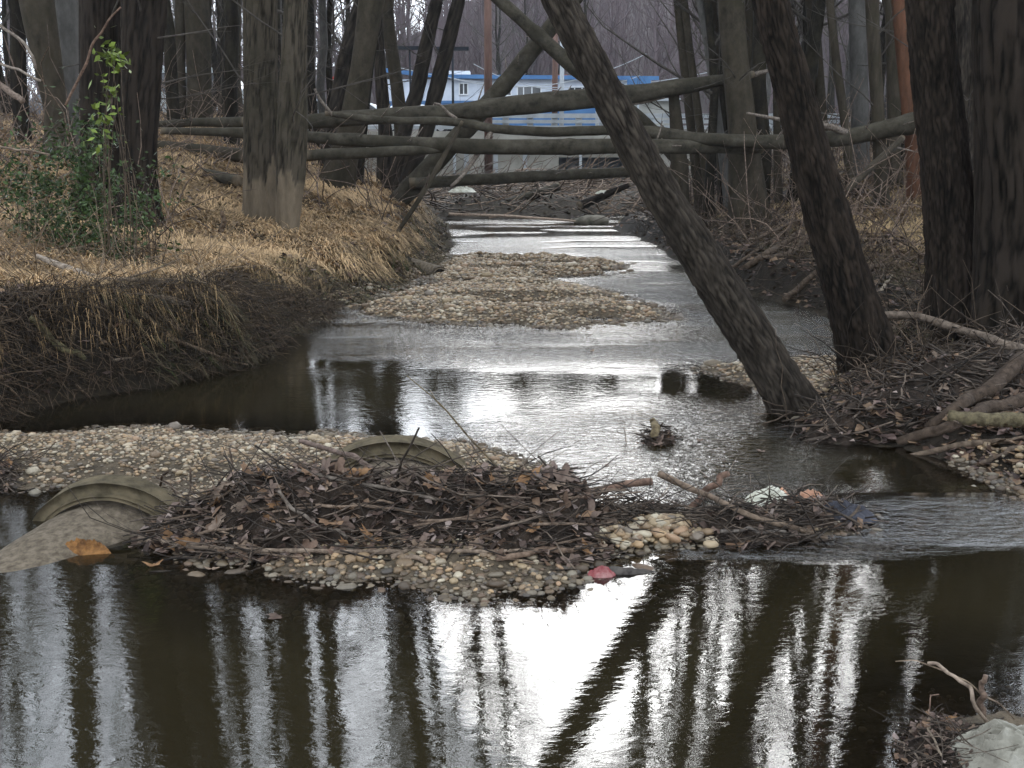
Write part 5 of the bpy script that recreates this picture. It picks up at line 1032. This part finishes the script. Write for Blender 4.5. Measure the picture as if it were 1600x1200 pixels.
part('roof', [((952 - CX) / F * 60, (1054 - CX) / F * 60, 59.7, 64.3, float(at(800, 158, 60)[2]) + .003, float(at(800, 154, 60)[2]))], M['rail_concrete'], root)
# ---------------------------------------------------------------- poles, lamps, signs
def pole(label, px, y0, y1, Y, w_, mat, name='utility_pole', cat='pole', extra=None, group=None):
    x, z1 = at(px, y1, Y)[0], at(px, y1, Y)[2]; z0 = Hs(x, Y) - .2; root = thing(name, label, cat, (x, Y, z0 + .2), group); mb = MB(); V, fs = tube([(x, Y, z0), (x, Y, (z0 + z1) / 2), (x, Y, z1)], [w_ * Y / F / 2, w_ * Y / F / 2 * .95, w_ * Y / F / 2 * .85], 12); mb.add(V, fs); build(mb, 'shaft', mat, root)
    if extra: extra(root, x, Y, z1)
    return root
pole_red = pmat('reddish_pole_wood', (.06, .035, .028), (.12, .07, .055), 4, stretch=(1, 1, .2)); steel = pmat('galvanised_steel', (.24, .26, .28), (.32, .34, .36), 2, bump=0, rough=.5); black = pmat('black_metal', (.008, .01, .014), (.015, .018, .022), 2, bump=0)
def xarm(root, x, Y, z): part('crossarm', [(x - 1, x + 1, Y - .06, Y + .06, z - .7, z - .55)], pole_red, root)
pole('reddish brown wooden utility pole in front of the white building', 762, 0, -40, 42, 13, pole_red, extra=xarm)
pole('slimmer reddish pole right of the crossing dead trees', 868, 0, 20, 62, 9, pole_red)
pole('pale steel pole standing before the right part of the white building', 879, 0, 20, 58, 7, steel)
def lamp(root, x, Y, z): part('lamp_head', [(x - .75, x + .75, Y - .15, Y + .15, z, z + .16)], black, root)
pole('tall black lamp post with double flat head, left one', 640, 0, 78, 52, 3, black, 'street_lamp', 'lamp post', lamp)
pole('black lamp post with double flat head before the small window', 707, 0, 79, 52, 4, black, 'street_lamp', 'lamp post', lamp)
def glob(root, x, Y, z): V, Fc = ico(2); mb = MB(); mb.add(V * [.2, .2, .28] + np.array([x, Y, z]), [Fc]); build(mb, 'lamp_globe', trim, root)
pole('grey steel post with a small pale head right of the building', 935, 0, 84, 54, 6, steel, 'street_lamp', 'lamp post', glob)
mb = MB()
for a, b_ in (((620, 105, 60), (1130, 108, 60)), ((690, 118, 56), (1010, 84, 56)), ((740, 100, 58), (1000, 118, 58))):
    p, q = at(*a), at(*b_); t_ = np.linspace(0, 1, 16)[:, None]; P = p * (1 - t_) + q * t_; P[:, 2] -= 1.0 * (4 * t_ * (1 - t_))[:, 0]; V, fs = tube(P, .018, 4); mb.add(V, fs)
tag(build(mb, 'overhead_wires', steel), 'thin pale overhead wires strung before the white building', 'wires')
def sign(root, x, Y, z):
    part('sign_panel', [(x - .2, x + .25, Y - .1, Y - .04, z - .1, z + .4)], sred, root); part('sign_mark', [(x - .1, x + .15, Y - .13, Y - .102, z + .2, z + .27)], trim, root); part('sign_mark', [(x - .1, x + .08, Y - .13, Y - .102, z + .05, z + .11)], trim, root)
sred = pmat('red_sign_paint', (.28, .03, .025), (.34, .05, .04), 1, bump=0)
pole('small red roadside sign behind the leaning trunks', 523, 0, 134, 52, 3, steel, 'road_sign', 'sign', sign)
yel = pmat('yellow_paint', (.5, .32, .03), (.6, .4, .05), 1, bump=0)
def sign2(root, x, Y, z):
    part('sign_panel', [(x - .15, x + .3, Y - .1, Y - .04, z, z + .45)], black, root); part('sign_mark', [(x - .33, x - .153, Y - .1, Y - .04, z, z + .3)], sred, root); part('sign_mark', [(x - .33, x - .153, Y - .1, Y - .04, z + .303, z + .45)], yel, root)
pole('small black red and yellow sign between the left background trunks', 268, 0, 80, 48, 3, steel, 'road_sign', 'sign', sign2)
for px_s in (998,): 
    def sg(root, x, Y, z): part('sign_panel', [(x - .6, x + .6, Y - .1, Y - .04, z - .05, z + .3)], blue, root)
    pole('tiny blue sign above the right part of the thick log', px_s, 0, 133, 57, 3, steel, 'road_sign', 'sign', sg)
# ---------------------------------------------------------------- cars
tyre = pmat('black_tyre', (.012, .012, .012), (.02, .02, .02), 3); chrome = pmat('wheel_rim', (.3, .3, .31), (.4, .4, .41), 3, rough=.35, metallic=.8, bump=0); lampm = pmat('lamp_glass', (.5, .5, .5), (.6, .6, .6), 2, rough=.15, bump=0)
def car(label, px, Y, colr, rot=0, kind='car', z=None):
    x = (px - CX) / F * Y; g = Hs(x, Y) if z is None else z; root = thing('parked_' + kind, label, 'car' if kind == 'car' else kind, (x, Y, g), 'vehicles parked beyond the left bank')
    body = pmat('paint', tuple(v * .9 for v in colr), colr, .8, rough=.3, bump=0, spec=.6)
    if kind == 'van': prof = [(-2.3, .35), (-2.35, 1.0), (-2.2, 1.9), (-1.9, 2.02), (1.1, 1.98), (1.75, 1.25), (2.35, 1.05), (2.4, .35)]; win = [(-2.05, 1.12), (-1.95, 1.8), (1.0, 1.78), (1.45, 1.15)]; Wd = .95
    else: prof = [(-2.2, .35), (-2.25, .85), (-1.7, .95), (-1.1, 1.4), (.5, 1.43), (1.2, .98), (2.15, .82), (2.25, .35)]; win = [(-1.45, .95), (-1.02, 1.32), (.45, 1.35), (1.0, .98)]; Wd = .86
    def ext(pr, w0, w1, zc):
        n = len(pr); V = [];
        for s_, in ((-1,), (1,)):
            for (a, b_) in pr: ww = w0 + (w1 - w0) * max(0, (b_ - zc)); V.append((a, s_ * ww, b_))
        return V, [np.array([(k, (k + 1) % n, n + (k + 1) % n, n + k) for k in range(n)]), np.array([list(range(n))[::-1]]), np.array([list(range(n, 2 * n))])]
    def add_(name, V, fs, mat, smooth=False): me = mesh_from(name, np.array(V), fs, np.ones((len(V), 3)), mat, smooth); o = D.objects.new(name, me); COL.objects.link(o); o.parent = root; return o
    o = add_('body', *ext(prof, Wd, Wd * .78, .9), body); bv = o.modifiers.new('bevel', 'BEVEL'); bv.width = .06; bv.segments = 2
    for s_ in (-1, 1):
        V = [(a, s_ * (Wd + (Wd * .78 - Wd) * max(0, b_ - .9) + .012), b_) for a, b_ in win] + [(a, s_ * (Wd + (Wd * .78 - Wd) * max(0, b_ - .9) - .03), b_) for a, b_ in win]
        add_('side_window', V, [np.array([(0, 1, 2, 3), (7, 6, 5, 4), (0, 4, 5, 1), (1, 5, 6, 2), (2, 6, 7, 3), (3, 7, 4, 0)])], glass)
        add_('headlight', *box(2.1, 2.27 if kind == 'car' else 2.4, s_ * Wd * .75 - .14, s_ * Wd * .75 + .14, .62, .76), lampm)
        for a in (-1.35, 1.4):
            V, fs = tube([(a, s_ * (Wd - .2), .33), (a, s_ * (Wd + .02), .33)], .33, 18); w_ = add_('wheel', V, fs, tyre); V, fs = tube([(a, s_ * (Wd - .1), .33), (a, s_ * (Wd + .035), .33)], .19, 14); r_ = add_('rim', V, fs, chrome); r_.parent = w_
    root.rotation_euler = (0, 0, rot); return root
car('large silver van standing behind the wide grey trunks on the left', 325, 41, (.42, .46, .47), .05, 'van')
car('silver car right of the double trunk, seen behind thin stems', 490, 50, (.40, .43, .46), .1, z=2.45)
car('white car between the two leaning trunks beyond the logs', 575, 55, (.6, .62, .65), .0, z=2.45)
car('white car at the left end of the white building', 655, 57, (.6, .62, .65), -.1, z=2.45)
car('dark car parked left of the silver van', 130, 47, (.05, .06, .08), .1, z=2.5)
car('pale car far right behind the woods', 1450, 60, (.5, .5, .55), 0, z=2.8)

# ---------------------------------------------------------------- leaves afloat
for k, (px, py, lb) in enumerate([(948, 726, 'brown leaf afloat in the riffle above the log end'), (862, 720, 'brown leaf stranded on the sharp right tip of the upper gravel bar'), (1096, 688, 'dark leaf afloat just right of the stream snag'), (925, 548, 'small dark leaf afloat in the mid pool'), (1190, 705, 'brown leaf drifting below the leaning trunk'), (430, 962, 'brown leaf lying on the shallow bed before the front pebbles'), (240, 882, 'pale leaf afloat under the left end of the leaf heap'), (330, 888, 'small pale leaf at the waterline under the leaf heap')]):
    p = gp(px, py, .006); o = D.objects.new('floating_leaf', LEAF[k]); COL.objects.link(o); o.location = p; o.rotation_euler = (R.gauss(0, .1), R.gauss(0, .1), R.random() * 6); s_ = .6 + .05 * k; o.scale = (s_, s_, s_); tag(o, lb, 'leaf', 'loose leaves on the water')
